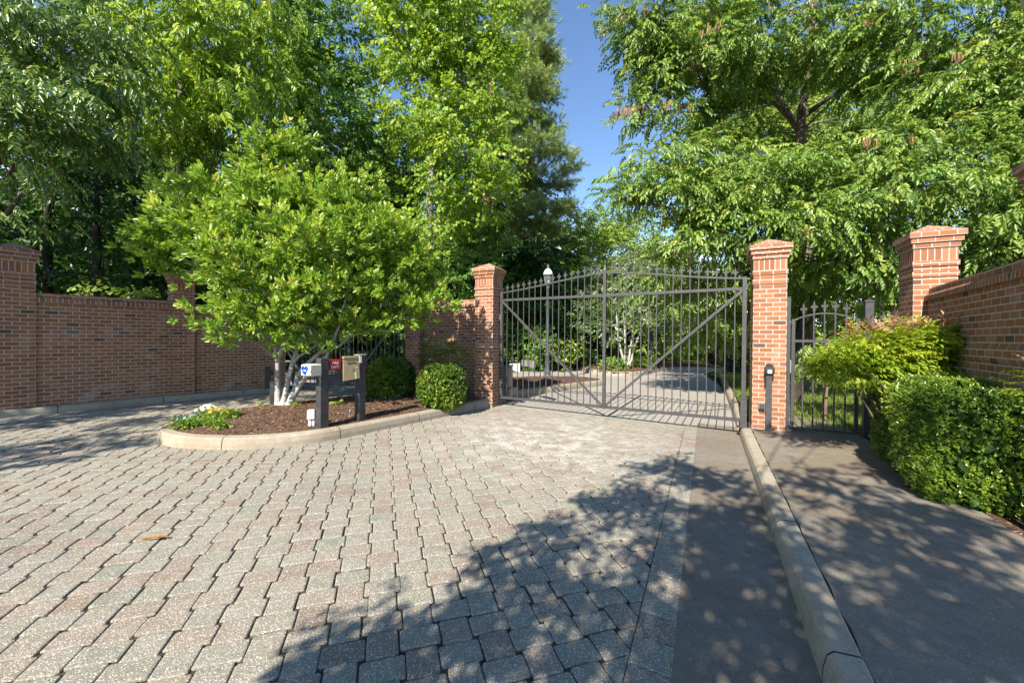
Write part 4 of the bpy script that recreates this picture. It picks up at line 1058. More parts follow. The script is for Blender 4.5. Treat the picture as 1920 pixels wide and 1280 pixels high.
mag = make_tree('magnolia_tree', 'small multi trunked tree with whitish trunks and yellow green crown on the planter', 'tree',
    [mg(522, 764, 8.15, 0.082), mg(521, 750, 8.15, 0.064), mg(521, 705, 8.15, 0.056), mg(521, 672, 8.15, 0.054), mg(533, 647, 8.15, 0.041), mg(552, 625, 8.1, 0.033), mg(560, 560, 8.0, 0.023)],
    mlobes, 'whorl', M['magnolia'], M['bark_white'], cr=.32, dens=1.3, nsp=13, scale=.95, droop=-.35, flat=.5, shell=.35, limb=.03, n=9, jit=.75,
    stems=[[mg(521, 676, 8.15, 0.041), mg(514, 640, 8.15, 0.029), mg(500, 560, 8.0, 0.021), mg(470, 480, 8, 0.015)],
           [mg(529, 764, 8.1, 0.074), mg(535, 740, 8.1, 0.054), mg(540, 715, 8.1, 0.049), mg(548, 682, 8.1, 0.046), mg(561, 647, 8.1, 0.041), mg(576, 618, 8.1, 0.034), mg(590, 540, 8.1, 0.025), mg(600, 440, 8.1, 0.016)],
           [mg(549, 680, 8.1, 0.033), mg(562, 667, 8.0, 0.028), mg(582, 655, 7.9, 0.025), mg(600, 640, 7.8, 0.016)],
           [mg(541, 764, 8.05, 0.082), mg(548, 745, 8.05, 0.070), mg(554, 730, 8.05, 0.057), mg(558, 704, 8.05, 0.049), mg(574, 684, 8.05, 0.043), mg(600, 660, 8., 0.037), mg(636, 648, 8., 0.030), mg(656, 630, 8., 0.026), mg(699, 618, 8.05, 0.021), mg(750, 622, 8.1, 0.015), mg(752, 600, 8.1, 0.011), mg(756, 560, 8.2, 0.008)],
           [mg(551, 742, 8.05, 0.057), mg(566, 716, 8.0, 0.045), mg(590, 688, 7.9, 0.039), mg(612, 668, 7.8, 0.033), mg(640, 600, 7.8, 0.025), mg(660, 500, 7.8, 0.016)],
           [mg(558, 690, 8.05, 0.025), mg(545, 668, 8.2, 0.018), mg(529, 640, 8.3, 0.015)]])
# root flare
fl = MB()
for i in range(9):
    a = i*.7+.2; c = Vector(mg(532, 764, 8.1, 0)[:3]); q = Vector((math.cos(a), math.sin(a), 0))
    fl.tube([c+q*.05+Vector((0, 0, .06)), c+q*.17+Vector((0, 0, .005)), c+q*.28+Vector((0, 0, -.05))], [.07, .045, .02], 6)
fo = fl.build('root_flare', M['bark_white'], mag); fo.location = -mag.location

# ------------------------------------------------------------------ clipped shrubs, hedge, nandina
def shrub(name, label, cat, c, r, mat, scale=1., power=2.6, n=2600, group=None):
    root = empty(name, (c[0], c[1], gz(c[0], c[1])+.15), 0, label, cat, group)
    d = nrm(RNG.normal(size=(n, 3))); k = (np.abs(d)**power).sum(1)**(-1/power)
    P = d*k[:, None]*np.array(r)*(1-.18*RNG.random((n, 1))**2)
    w_ = np.sin(P[:, 0]*9+1)*np.sin(P[:, 1]*8)*np.sin(P[:, 2]*9+2); P = P*(1+.05*w_[:, None])+RNG.normal(size=(n, 3))*.012
    P += np.array([0, 0, r[2]*.98])
    keep = P[:, 2] > .02; P = P[keep]; d = d[keep]; N = len(P)
    tone = np.clip(.5*RNG.random(N)+.25+.2*np.sin(P[:, 0]*5+P[:, 2]*4), 0, 1)
    points_mesh('leaves', T['box'], P, orient(d+RNG.normal(size=(N, 3))*.6, np.tile(np.array([0, 0, 1.]), (N, 1))+d*.5+RNG.normal(size=(N, 3))*.3), scale*(.8+.5*RNG.random(N)), tone, mat, root)
    m = MB(); nn = 12
    for i in range(7):
        a = i*.9; q = Vector((math.cos(a)*r[0]*.55, math.sin(a)*r[1]*.55, r[2]*1.2)); m.tube([(q.x*.1, q.y*.1, -.05), (q.x*.5, q.y*.5, r[2]*.5), tuple(q)], [.014, .011, .006], 5)
    m.build('stems', M['bark_dark'], root)
    # inner twiggy mass that keeps the shrub opaque
    n2 = int(n*.35); d = nrm(RNG.normal(size=(n2, 3))); k = (np.abs(d)**power).sum(1)**(-1/power)
    P = d*k[:, None]*np.array(r)*.8+np.array([0, 0, r[2]*.98])
    P = P[P[:, 2] > .03]; n2 = len(P)
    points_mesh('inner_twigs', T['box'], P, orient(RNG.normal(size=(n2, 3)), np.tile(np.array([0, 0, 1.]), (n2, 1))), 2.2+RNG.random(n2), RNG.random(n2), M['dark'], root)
    return root
p = at(733, 735, 9.6); shrub('clipped_shrub', 'rounded clipped green shrub left of the pair, in front of the lane gate pier', 'shrub', (p.x, p.y), (.52, .50, .50), M['box'], 1.25, 2.8, 3000, 'clipped shrubs on the planter')
p = at(829, 748, 8.9); shrub('clipped_shrub', 'rounded clipped sunlit shrub in front of the short brick wall', 'shrub', (p.x, p.y), (.49, .46, .47), M['box'], 1.25, 2.8, 3000, 'clipped shrubs on the planter')
def nandina(label, c, z0, blobs, red, n, scale=1., mat='nandina', stems=5, lean=(0, 0)):
    root = empty('nandina_shrub', (c[0], c[1], z0), 0, label, 'shrub'); o0 = Vector((c[0], c[1], z0))
    PP = []; nn = []
    tot = sum(b[1][0]*b[1][2] for b in blobs)
    for (b, r) in blobs:
        k = int(n*r[0]*r[2]/tot); d = nrm(RNG.normal(size=(k, 3))); PP.append(np.array(b)+d*np.array(r)*(.45+.55*RNG.random((k, 1))**.5)); nn.append(d)
    P = np.concatenate(PP); d = np.concatenate(nn); d[:, 2] *= .4
    rnd = np.clip(RNG.random(len(P))*.7+.15+.3*(P[:, 2]-P[:, 2].mean()), 0, 1)
    zt = np.array([max(b[2]+r[2]*math.sqrt(max(0, 1-((q[0]-b[0])/r[0])**2*.8-((q[1]-b[1])/r[1])**2*.3)) for b, r in blobs) for q in P])
    isred = (zt-P[:, 2] < red) & (RNG.random(len(P)) < .75)
    for nm, sel, mt in (('leaves', ~isred, M[mat]), ('red_tips', isred, M['nandred'])):
        if sel.sum() < 3: continue
        Q = P[sel]; dd_ = d[sel]; N = len(Q)
        D_ = dd_*.9+RNG.normal(size=(N, 3))*np.array([.5, .5, .22])+(np.array([0, 0, .25]) if nm == 'red_tips' else 0)
        points_mesh(nm, T['nandina'], Q, orient(D_, np.tile(np.array([0, 0, 1.]), (N, 1))+RNG.normal(size=(N, 3))*.25), scale*(.75+.5*RNG.random(N)), rnd[sel], mt, root, o0)
    m = MB()
    for i in range(stems):
        b, r = blobs[i % len(blobs)]; q = Vector(b)-o0
        m.tube(bez(Vector((random.gauss(0, .06), random.gauss(0, .06), -.05)), q*.5+Vector((lean[0], lean[1], .1)), q, 6), [.016, .015, .013, .011, .008, .005], 5)
    m.build('stems', M['bark'], root); return root
bl = [lob(*a) for a in ((1600, 690, 5.5, 66, 36, .3), (1660, 655, 5.5, 78, 42, .42), (1725, 640, 5.5, 62, 36, .4), (1775, 635, 5.4, 34, 20, .25), (1690, 685, 5.6, 70, 24, .35), (1570, 682, 5.5, 30, 20, .22))]
cn = at(1700, 790, 5.3); nandina('broad airy yellow green nandina with red tips above the hedge', (cn.x, cn.y), gz(cn.x, cn.y)+.15, bl, .085, 1450, .9, 'nandina', 6)
m = MB(); q = [at(1690, 778, 5.0), at(1672, 745, 5.0), at(1648, 715, 5.1), at(1622, 698, 5.2)]
nd = [o for o in bpy.data.objects if o.name.startswith('nandina_shrub')][0]
m.tube([tuple(v-nd.location) for v in q], [.014, .013, .011, .008], 6); m.build('stems', M['bark'], nd)
bl = [lob(*a) for a in ((825, 650, 9.6, 30, 20, .25), (850, 668, 9.6, 22, 18, .2), (808, 672, 9.6, 20, 18, .2))]
cn = at(826, 715, 9.7); nandina('small thin green shrub against the short brick wall, above the clipped shrub', (cn.x, cn.y), gz(*cn.xy)+.2, bl, -1, 230, .8, 'box', 5)
bl = [lob(*a) for a in ((1948, 725, 3.3, 30, 30, .16), (1955, 695, 3.4, 26, 22, .16))]
cn = at(1950, 960, 3.4); nandina('red tipped nandina sprig at the right edge of the photo beside the hedge', (cn.x, cn.y), gz(*cn.xy)+.15, bl, .06, 30, .7, 'nandina', 4)
# hedge along the right wall
def hedge(label, a, L, D0, D1, Hh, n, seed, scale=1.):
    """a = far corner on the wall side; runs toward the camera along -d_, depth on the walk side"""
    root = empty('boxwood_hedge', (a.x, a.y, gz(a.x, a.y)+.13), 0, label, 'hedge')
    X = Vector((-d_.x, -d_.y, 0)); Y = Vector((n_.x, n_.y, 0)); rs = np.random.default_rng(seed)
    uu = []; nn = []
    for face, wgt in (('top', L*(D1-D0)), ('front', L*Hh*1.2), ('end0', (D1-D0)*Hh*1.3), ('end1', (D1-D0)*Hh*.6)):
        k = int(n*wgt/(L*(D1-D0)+L*Hh*1.2+(D1-D0)*Hh*1.9)); a_, b_ = rs.random(k), rs.random(k)
        if face == 'top': q = np.stack([a_*L, D0+(D1-D0)*b_, np.full(k, Hh)], 1); v = np.array([0, 0, 1.])
        elif face == 'front': q = np.stack([a_*L, np.full(k, D1), b_*Hh], 1); v = np.array([0, 1., .15])
        elif face == 'end0': q = np.stack([np.zeros(k), D0+(D1-D0)*a_, b_*Hh], 1); v = np.array([-1., 0, .1])
        else: q = np.stack([np.full(k, L), D0+(D1-D0)*a_, b_*Hh], 1); v = np.array([1., 0, .1])
        uu.append(q); nn.append(np.tile(v, (k, 1)))
    q = np.concatenate(uu); v = np.concatenate(nn)
    # rounded edges and lumpy growth
    cen = np.array([L/2, (D0+D1)/2, Hh/2]); hf = np.array([L/2, (D1-D0)/2, Hh/2])
    rel = (q-cen)/hf; lim = .17
    ex = np.maximum(np.abs(q-cen)-(hf-lim), 0); l = np.sqrt((ex**2).sum(1)); over = l > lim*.999
    ins = np.where(l > lim, (l-lim), 0); q = q-np.sign(q-cen)*(ex/(l[:, None]+1e-6))*ins[:, None]
    lump = .055*np.sin(q[:, 0]*4.2+seed)*np.sin(q[:, 1]*5+1.3)+.05*np.sin(q[:, 0]*7.3+q[:, 2]*5)+.03*np.sin(q[:, 2]*11+q[:, 0]*3)
    und = np.clip((.35-q[:, 2])/.35, 0, 1)*.18
    q = q+v*(lump-und*(v[:, 2] < .5))[:, None]+rs.normal(size=q.shape)*.02-v*(rs.random(len(q))**3*.12)[:, None]
    B3 = np.array([[X.x, X.y, 0], [Y.x, Y.y, 0], [0, 0, 1]]); P = q@B3; v = v@B3; N = len(P)
    tone = np.clip(.55*rs.random(N)+.2+.15*np.sin(q[:, 0]*3.1+q[:, 2]*4.4)+1.2*lump, 0, 1)
    points_mesh('leaves', T['box'], P, orient(v+rs.normal(size=(N, 3))*.7, np.tile(np.array([0, 0, 1.]), (N, 1))+v*.6+rs.normal(size=(N, 3))*.35), scale*(.8+.55*rs.random(N)), tone, M['box'], root)
    k = int(n*.14); q = np.stack([.12+rs.random(k)*(L-.24), D0+.12+(D1-D0-.26)*rs.random(k), .06+rs.random(k)*(Hh-.2)], 1); P = q@B3
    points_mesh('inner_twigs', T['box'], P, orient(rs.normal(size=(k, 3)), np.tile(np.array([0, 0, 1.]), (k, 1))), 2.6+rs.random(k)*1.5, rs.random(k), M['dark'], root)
    m = MB()
    for i in range(int(L*5)):
        x = random.uniform(.1, L-.1); y = random.uniform(D0+.15, D1-.15); A_ = X*x+Y*y
        m.tube([A_-Vector((0, 0, .06)), A_+Vector((random.gauss(0, .08), random.gauss(0, .08), Hh*.45)), A_+Vector((random.gauss(0, .14), random.gauss(0, .14), Hh*.9))], [.014, .011, .005], 5)
    m.build('stems', M['bark'], root)
    return root
ha = e0-d_*1.12; hedge('long clipped boxwood hedge in front of the right brick wall beside the sidewalk', ha, 1.95, -.06, .76, 1.18, 19500, 5, .82)
ha = e0-d_*.42+n_*.02; hedge('smaller darker clipped shrub at the far end of the hedge under the red tips', ha, .62, .08, .62, 1.02, 4000, 9, 1.0)

# ------------------------------------------------------------------ right side trees
def trunk_pts(*a): return [(*at(px, py, d), r) for px, py, d, r in a]
pl = [lob(*a) for a in (
    (1195, 62, 11.2, 62, 50, .8), (1270, 40, 11, 85, 60, 1.1), (1330, 105, 11, 70, 55, 1.1), (1240, 140, 11.2, 75, 32, .7), (1195, 215, 11, 40, 26, .4), (1250, 205, 10.8, 45, 18, .4), (1390, 150, 12, 60, 40, .8),
    (1240, 300, 10.3, 80, 36, .8), (1190, 372, 10, 44, 26, .45), (1290, 375, 10, 85, 52, .9), (1345, 305, 10.8, 75, 50, .9), (1310, 455, 10.2, 55, 48, .7), (1380, 430, 10, 75, 60, .9), (1255, 545, 11.5, 60, 40, .7), (1345, 560, 11.5, 60, 50, .8),
    (1430, 70, 11, 95, 80, 1.2), (1450, 350, 9.6, 100, 50, 1.), (1500, 430, 9.2, 100, 55, 1.), (1430, 500, 10.5, 70, 55, .8), (1560, 500, 9.6, 75, 40, .8), (1540, 310, 9.8, 90, 40, .9), (1560, 60, 10.8, 100, 80, 1.2), (1520, 545, 11.5, 70, 35, .7), (1640, 130, 10.8, 70, 50, .8), (1600, 390, 9.2, 80, 50, .9), (1395, 570, 12.5, 60, 50, .8), (1350, 620, 13, 40, 40, .7), (1300, 210, 12.5, 40, 30, .6), (1350, 235, 14.5, 50, 36, .9), (1425, 250, 14.5, 60, 40, 1.), (1470, 290, 14, 60, 34, .9), (1440, 140, 14, 60, 40, 1.), (1560, 250, 14.5, 60, 36, 1.), (1600, 220, 14, 40, 26, .8), (1500, 130, 14.5, 60, 40, 1.), (1420, 310, 11.5, 55, 30, .8), (1500, 360, 11, 60, 36, .8), (1570, 130, 14, 40, 30, .8), (1370, 350, 12, 50, 40, .8), (1150, 30, 11.2, 28, 26, .4), (1250, 100, 12, 60, 40, .8), (1340, 30, 12.5, 90, 40, 1.), (1275, 440, 12, 30, 30, .5), (1215, 340, 10.2, 50, 30, .5))]
tpA = trunk_pts((1514, 742, 13.2, .30), (1514, 700, 13.2, .24), (1512, 560, 13.2, .22), (1508, 400, 13.1, .20), (1500, 290, 13, .155), (1503, 210, 12.8, .12), (1515, 110, 12.4, .08), (1525, 0, 12, .07))
pecA = make_tree('pecan_tree', 'big pecan tree beyond the walk gate with forked trunk and drooping sunlit leaves', 'tree', tpA, pl, 'pinnate', M['pecan'], M['bark'], 'pecan trees right of the drive', cr=.55, dens=1.75, nsp=17, scale=.82, droop=.22, flat=.3, shell=.35, limb=.05, jit=.5,
    stems=[trunk_pts((1500, 240, 13, .10), (1455, 195, 12.5, .075), (1400, 182, 12, .06), (1330, 178, 11.5, .045), (1270, 205, 11.2, .035), (1215, 235, 11, .015)),
           trunk_pts((1502, 222, 12.9, .09), (1545, 190, 12.6, .075), (1600, 155, 12, .055), (1645, 138, 11.5, .05), (1700, 130, 11, .03)),
           trunk_pts((1500, 250, 13, .10), (1440, 150, 12.5, .07), (1432, 60, 12, .05))])
def catkins(root, lobes, n):
    P = []
    for c, r in lobes:
        k = nrm(RNG.normal(size=(n, 3))); k[:, 1] = -np.abs(k[:, 1]); k[:, 2] = np.abs(k[:, 2])*.3; P.append(np.array(c)+k*np.array(r))
    P = np.repeat(np.concatenate(P), 3, 0); P += RNG.normal(size=P.shape)*.05; N = len(P)
    points_mesh('catkins', T['catkin'], P, orient(RNG.normal(size=(N, 3))*np.array([1, 1, .05]), np.tile(np.array([0, 0, 1.]), (N, 1))), .9+.6*RNG.random(N), RNG.random(N), M['catkin'], root, root.location)
catkins(pecA, pl[:7]+[pl[4]]*3+[pl[3]]+pl[15:16]+pl[21:22], 5)
pl2 = [lob(*a) for a in (
    (1690, 60, 9.6, 90, 80, 1.), (1790, 60, 9.2, 90, 80, 1.), (1880, 80, 8.8, 70, 90, .9), (1720, 150, 9.4, 80, 45, .8), (1810, 190, 9, 80, 50, .8), (1890, 220, 8.6, 60, 60, .7), (1640, 290, 9.2, 80, 45, .8), (1730, 270, 8.8, 85, 45, .8), (1830, 290, 8.4, 85, 50, .8), (1905, 330, 8.2, 60, 55, .7),
    (1680, 360, 8.6, 90, 45, .8), (1770, 375, 8.3, 85, 50, .8), (1860, 400, 8, 80, 50, .7), (1640, 440, 9, 75, 45, .7), (1840, 450, 8.6, 85, 40, .7), (1900, 460, 8, 50, 40, .6), (1630, 510, 10, 70, 35, .6), (1680, 480, 9.6, 60, 40, .6), (1960, 150, 8.4, 60, 150, 1.), (1960, 380, 8, 60, 100, .9), (1850, 490, 9.5, 80, 25, .5))]
tpB = trunk_pts((1900, 760, 10, .26), (1900, 520, 10, .22), (1899, 300, 9.9, .20), (1900, 150, 9.8, .18), (1902, 30, 9.7, .15), (1905, -80, 9.5, .10))
pecB = make_tree('pecan_tree', 'pecan tree behind the right brick wall with dark trunk at the top right', 'tree', tpB, pl2, 'pinnate', M['pecan'], M['bark_dark'], 'pecan trees right of the drive', cr=.55, dens=1.75, nsp=16, scale=.78, droop=.22, flat=.3, shell=.35, limb=.05, jit=.5)
catkins(pecB, pl2[:8:3], 4)

def wood(name, label, px, py0, dep, r, lobes, kind, mat, bark, group=None, **kw):
    b = at(px, py0, dep); z = gz(b.x, b.y); tops = max(c[2] for c, _ in lobes)
    tx = sum(c[0] for c, _ in lobes)/len(lobes); ty = sum(c[1] for c, _ in lobes)/len(lobes)
    tr = [(b.x, b.y, z-.1, r*1.25), (b.x, b.y, z+.5, r), (b.x*.97+tx*.03, b.y*.97+ty*.03, z+(tops-z)*.35, r*.85), (b.x*.85+tx*.15, b.y*.85+ty*.15, z+(tops-z)*.65, r*.6), (b.x*.7+tx*.3, b.y*.7+ty*.3, tops*.95, r*.2)]
    return make_tree(name, label, 'tree', tr, lobes, kind, M[mat], M[bark], group, **kw)
WG = 'woodland trees behind the left wall'
# top left pecan with drooping leaves in the shade-toned green, rooted behind the shaded wall
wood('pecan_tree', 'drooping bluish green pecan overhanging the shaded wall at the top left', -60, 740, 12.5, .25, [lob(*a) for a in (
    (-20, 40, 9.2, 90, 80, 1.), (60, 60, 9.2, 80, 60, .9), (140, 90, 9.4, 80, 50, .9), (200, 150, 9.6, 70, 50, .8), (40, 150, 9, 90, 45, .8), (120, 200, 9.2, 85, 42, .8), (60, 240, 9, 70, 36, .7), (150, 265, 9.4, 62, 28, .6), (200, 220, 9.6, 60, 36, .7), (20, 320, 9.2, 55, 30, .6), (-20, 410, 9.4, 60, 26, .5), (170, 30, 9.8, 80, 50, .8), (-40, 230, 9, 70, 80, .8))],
    'pinnate', 'pecan_shaded', 'bark', WG, cr=.6, dens=1.25, nsp=12, scale=1.0, droop=.5, flat=.36, shell=.4, limb=.05, jit=.5)
wood('hickory_tree', 'bright hickory with layered leaves right of the bluish pecan', 330, 720, 16.5, .26, [lob(*a) for a in (
    (260, 40, 12.5, 100, 70, 1.4), (360, 60, 12.5, 100, 60, 1.4), (450, 70, 13, 85, 60, 1.2), (330, 140, 12.2, 100, 42, 1.1), (420, 170, 12.6, 90, 42, 1.1), (480, 150, 13, 60, 50, .9), (300, 215, 12.4, 80, 36, 1.), (380, 240, 12.6, 85, 36, 1.), (450, 240, 13, 60, 36, .9), (250, 120, 12.6, 70, 50, 1.), (330, 285, 13, 60, 26, .8), (420, -20, 13, 120, 60, 1.5))],
    'pinnate', 'gum', 'bark', WG, cr=.75, dens=1.25, nsp=13, scale=1.25, droop=.5, flat=.36, shell=.4, limb=.05, jit=.5)
wood('maple_tree', 'mid green woodland tree with dark forked limbs behind the planter tree', 590, 720, 19, .24, [lob(*a) for a in (
    (520, 40, 17, 80, 70, 1.6), (600, 60, 17, 85, 70, 1.6), (670, 90, 17.5, 60, 80, 1.5), (560, 150, 16.5, 85, 55, 1.4), (640, 190, 16.8, 75, 55, 1.4), (560, 250, 16.5, 75, 45, 1.3), (650, 280, 16.5, 70, 45, 1.3), (700, 230, 17, 50, 50, 1.2), (590, 330, 17, 80, 40, 1.2), (690, 350, 17, 60, 40, 1.1), (560, -40, 17, 120, 50, 1.8))],
    'spray', 'mid', 'bark_dark', WG, cr=.8, dens=1.0, nsp=16, scale=1.45, droop=.3, flat=.5, shell=.4, limb=.05)
wood('sweetgum_tree', 'tall bright yellow green sweetgum above the left gate pier', 800, 700, 18.5, .26, [lob(*a) for a in (
    (760, 30, 15.5, 70, 70, 1.4), (840, 40, 15.5, 75, 70, 1.4), (905, 60, 15.8, 55, 60, 1.2), (790, 110, 15.2, 65, 55, 1.2), (870, 130, 15.2, 75, 55, 1.3), (930, 110, 15.6, 36, 40, .8), (850, 210, 15, 75, 50, 1.2), (905, 215, 15.4, 50, 45, 1.), (780, 215, 15.6, 40, 50, .9), (880, 290, 15, 65, 36, 1.), (930, 310, 15.2, 40, 26, .7), (840, 330, 15.4, 55, 34, .9), (900, 370, 15.4, 50, 30, .8), (830, 400, 15.8, 50, 40, .9), (790, -30, 15.5, 110, 40, 1.6), (890, -20, 15.5, 60, 30, 1.))],
    'spray', 'gum', 'bark_pale', WG, cr=.7, dens=1.15, nsp=17, scale=1.35, droop=.35, flat=.5, shell=.4, limb=.045)
wood('maple_tree', 'dense green tree low behind the left gate pier', 845, 700, 21, .22, [lob(*a) for a in (
    (760, 300, 19, 60, 50, 1.4), (740, 400, 19, 60, 60, 1.4), (830, 450, 18, 70, 50, 1.4), (900, 440, 18.5, 60, 36, 1.2), (770, 470, 18, 60, 50, 1.3), (700, 470, 18, 60, 60, 1.3), (860, 520, 17.5, 60, 40, 1.2), (890, 400, 19.5, 50, 40, 1.2))],
    'spray', 'mid', 'bark_dark', WG, cr=.8, dens=1.0, nsp=16, scale=1.5, droop=.3, flat=.5, shell=.4, limb=.04)
# shaded understory behind the left wall
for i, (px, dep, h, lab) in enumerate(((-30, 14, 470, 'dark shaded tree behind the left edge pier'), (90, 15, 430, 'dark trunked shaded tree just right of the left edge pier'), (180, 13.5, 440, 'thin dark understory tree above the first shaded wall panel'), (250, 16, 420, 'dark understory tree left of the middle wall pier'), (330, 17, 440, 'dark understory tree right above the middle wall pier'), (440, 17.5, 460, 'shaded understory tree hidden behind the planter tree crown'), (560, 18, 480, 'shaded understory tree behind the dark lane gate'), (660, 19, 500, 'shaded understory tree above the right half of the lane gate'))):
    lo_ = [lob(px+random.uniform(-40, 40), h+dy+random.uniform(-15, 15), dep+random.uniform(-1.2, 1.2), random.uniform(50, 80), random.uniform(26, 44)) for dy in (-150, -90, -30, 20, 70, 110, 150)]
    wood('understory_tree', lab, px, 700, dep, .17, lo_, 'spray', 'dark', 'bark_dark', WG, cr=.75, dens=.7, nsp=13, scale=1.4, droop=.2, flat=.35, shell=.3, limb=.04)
# deep wood closing the view
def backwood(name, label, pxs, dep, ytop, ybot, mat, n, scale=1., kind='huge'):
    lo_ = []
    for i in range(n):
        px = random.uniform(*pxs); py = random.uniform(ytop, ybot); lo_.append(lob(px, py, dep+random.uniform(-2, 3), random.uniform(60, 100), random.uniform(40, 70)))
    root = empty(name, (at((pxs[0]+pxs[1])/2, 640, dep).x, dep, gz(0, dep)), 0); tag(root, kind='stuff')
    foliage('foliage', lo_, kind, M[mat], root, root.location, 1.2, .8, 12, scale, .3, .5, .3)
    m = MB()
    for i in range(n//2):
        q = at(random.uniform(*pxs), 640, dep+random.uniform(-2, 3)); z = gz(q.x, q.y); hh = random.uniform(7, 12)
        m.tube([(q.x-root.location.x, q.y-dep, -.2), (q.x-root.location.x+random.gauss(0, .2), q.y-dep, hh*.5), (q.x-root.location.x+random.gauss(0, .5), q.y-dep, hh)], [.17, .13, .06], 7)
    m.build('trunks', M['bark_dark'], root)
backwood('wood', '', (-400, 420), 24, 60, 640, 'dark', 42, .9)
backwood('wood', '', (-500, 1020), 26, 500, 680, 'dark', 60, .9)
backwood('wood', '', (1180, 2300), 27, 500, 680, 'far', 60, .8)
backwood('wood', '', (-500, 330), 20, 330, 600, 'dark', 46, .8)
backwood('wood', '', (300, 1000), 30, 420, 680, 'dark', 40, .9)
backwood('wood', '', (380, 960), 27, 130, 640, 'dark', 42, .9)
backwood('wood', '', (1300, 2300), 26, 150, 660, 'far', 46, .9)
# pine
plo = [lob(*a) for a in ((985, 30, 22, 48, 40, 1.5), (1015, 85, 21, 34, 34, 1.2), (1030, 120, 22, 24, 18, .9), (965, 110, 22, 44, 30, 1.4), (1000, 165, 21, 50, 26, 1.4), (1035, 170, 22, 20, 14, .7), (985, 225, 22, 46, 26, 1.3), (1035, 235, 22, 24, 16, .8), (1010, 275, 21, 50, 24, 1.4), (1050, 285, 22, 26, 14, .8), (1070, 312, 22, 22, 12, .7), (990, 330, 22, 54, 24, 1.4), (1050, 345, 22, 28, 14, .8), (1010, 390, 21, 60, 22, 1.4), (1065, 388, 22, 22, 12, .7), (950, 425, 22, 60, 26, 1.4), (890, 440, 22, 50, 24, 1.3), (1030, 430, 22, 34, 14, .9), (960, -30, 23, 60, 40, 1.8), (940, 260, 24, 40, 30, 1.3), (930, 350, 24, 40, 30, 1.3))]
ptr = trunk_pts((905, 700, 24, .34), (908, 500, 24, .30), (915, 300, 24, .25), (925, 120, 24, .20), (935, -40, 24, .14), (940, -160, 24, .06))
make_tree('pine_tree', 'tall olive green pine with open needle tufts left of the sky gap', 'tree', ptr, plo, 'tuft', M['pine'], M['bark_pine'], WG, cr=.5, dens=1.25, nsp=18, scale=1.4, droop=-.1, flat=.4, shell=.3, limb=.07, jit=.6)
# bright far wood beyond the drive
FG = 'far trees beyond the drive'
for i, (px, dep, ws, lab) in enumerate(((900, 34, [(890, 560), (930, 500), (870, 500), (900, 620)], 'bright far tree just right of the left gate pier'), (985, 36, [(960, 470), (1000, 520), (1010, 440), (970, 590)], 'far tree behind the lamp post'), (1060, 38, [(1030, 450), (1080, 428), (1060, 490), (1090, 540), (1050, 590), (1010, 480), (1100, 470)], 'bright far tree below the pine branches'),
      (1130, 42, [(1120, 440), (1150, 420), (1160, 490), (1130, 540), (1170, 560)], 'far tree in the middle of the sky gap'), (1195, 46, [(1185, 445), (1215, 470), (1190, 520), (1220, 550)], 'far yellow green tree under the sky gap'), (1262, 50, [(1245, 490), (1270, 500), (1250, 550), (1290, 560)], 'lowest far tree at the right end of the sky gap'), (1330, 40, [(1310, 540), (1350, 580), (1320, 620), (1370, 600)], 'far tree behind the right half of the drive gate'))):
    lo_ = [lob(x, y, dep+random.uniform(-2, 2), random.uniform(34, 48), random.uniform(28, 40)) for x, y in ws]
    lo_ += [lob(px+random.uniform(-45, 45), random.uniform(505, 660), dep+random.uniform(-2, 2), 44, 34) for _ in range(7)]
    wood('woodland_tree', lab, px, 670, dep, .24, lo_, 'big', 'far', 'bark', FG, cr=1.1, dens=1.5, nsp=18, scale=1.05, droop=.25, flat=.5, shell=.4, limb=.05)
# shrubs on the bank across the lane
BK = 'bushes along the far side of the lane'
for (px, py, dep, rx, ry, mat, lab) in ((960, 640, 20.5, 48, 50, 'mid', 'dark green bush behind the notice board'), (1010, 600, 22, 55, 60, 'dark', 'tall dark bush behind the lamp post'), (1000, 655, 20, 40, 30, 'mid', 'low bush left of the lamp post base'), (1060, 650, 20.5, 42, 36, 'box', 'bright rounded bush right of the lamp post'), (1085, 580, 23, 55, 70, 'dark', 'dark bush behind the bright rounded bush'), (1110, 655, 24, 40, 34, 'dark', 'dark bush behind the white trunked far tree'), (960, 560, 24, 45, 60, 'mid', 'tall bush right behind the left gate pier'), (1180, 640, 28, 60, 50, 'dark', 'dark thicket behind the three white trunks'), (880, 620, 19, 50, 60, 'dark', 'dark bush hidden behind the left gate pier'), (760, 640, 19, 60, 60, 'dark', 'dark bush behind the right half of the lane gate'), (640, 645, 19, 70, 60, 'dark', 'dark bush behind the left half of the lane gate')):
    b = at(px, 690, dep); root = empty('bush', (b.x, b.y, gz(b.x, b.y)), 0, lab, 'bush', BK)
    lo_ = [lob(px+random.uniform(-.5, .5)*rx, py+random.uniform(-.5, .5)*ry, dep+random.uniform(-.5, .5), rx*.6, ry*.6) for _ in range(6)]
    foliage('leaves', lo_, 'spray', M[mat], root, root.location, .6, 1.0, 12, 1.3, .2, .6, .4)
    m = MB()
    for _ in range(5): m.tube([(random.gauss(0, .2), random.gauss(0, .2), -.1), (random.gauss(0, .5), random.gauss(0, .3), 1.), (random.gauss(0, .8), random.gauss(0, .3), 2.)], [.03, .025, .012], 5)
    m.build('stems', M['bark_dark'], root)
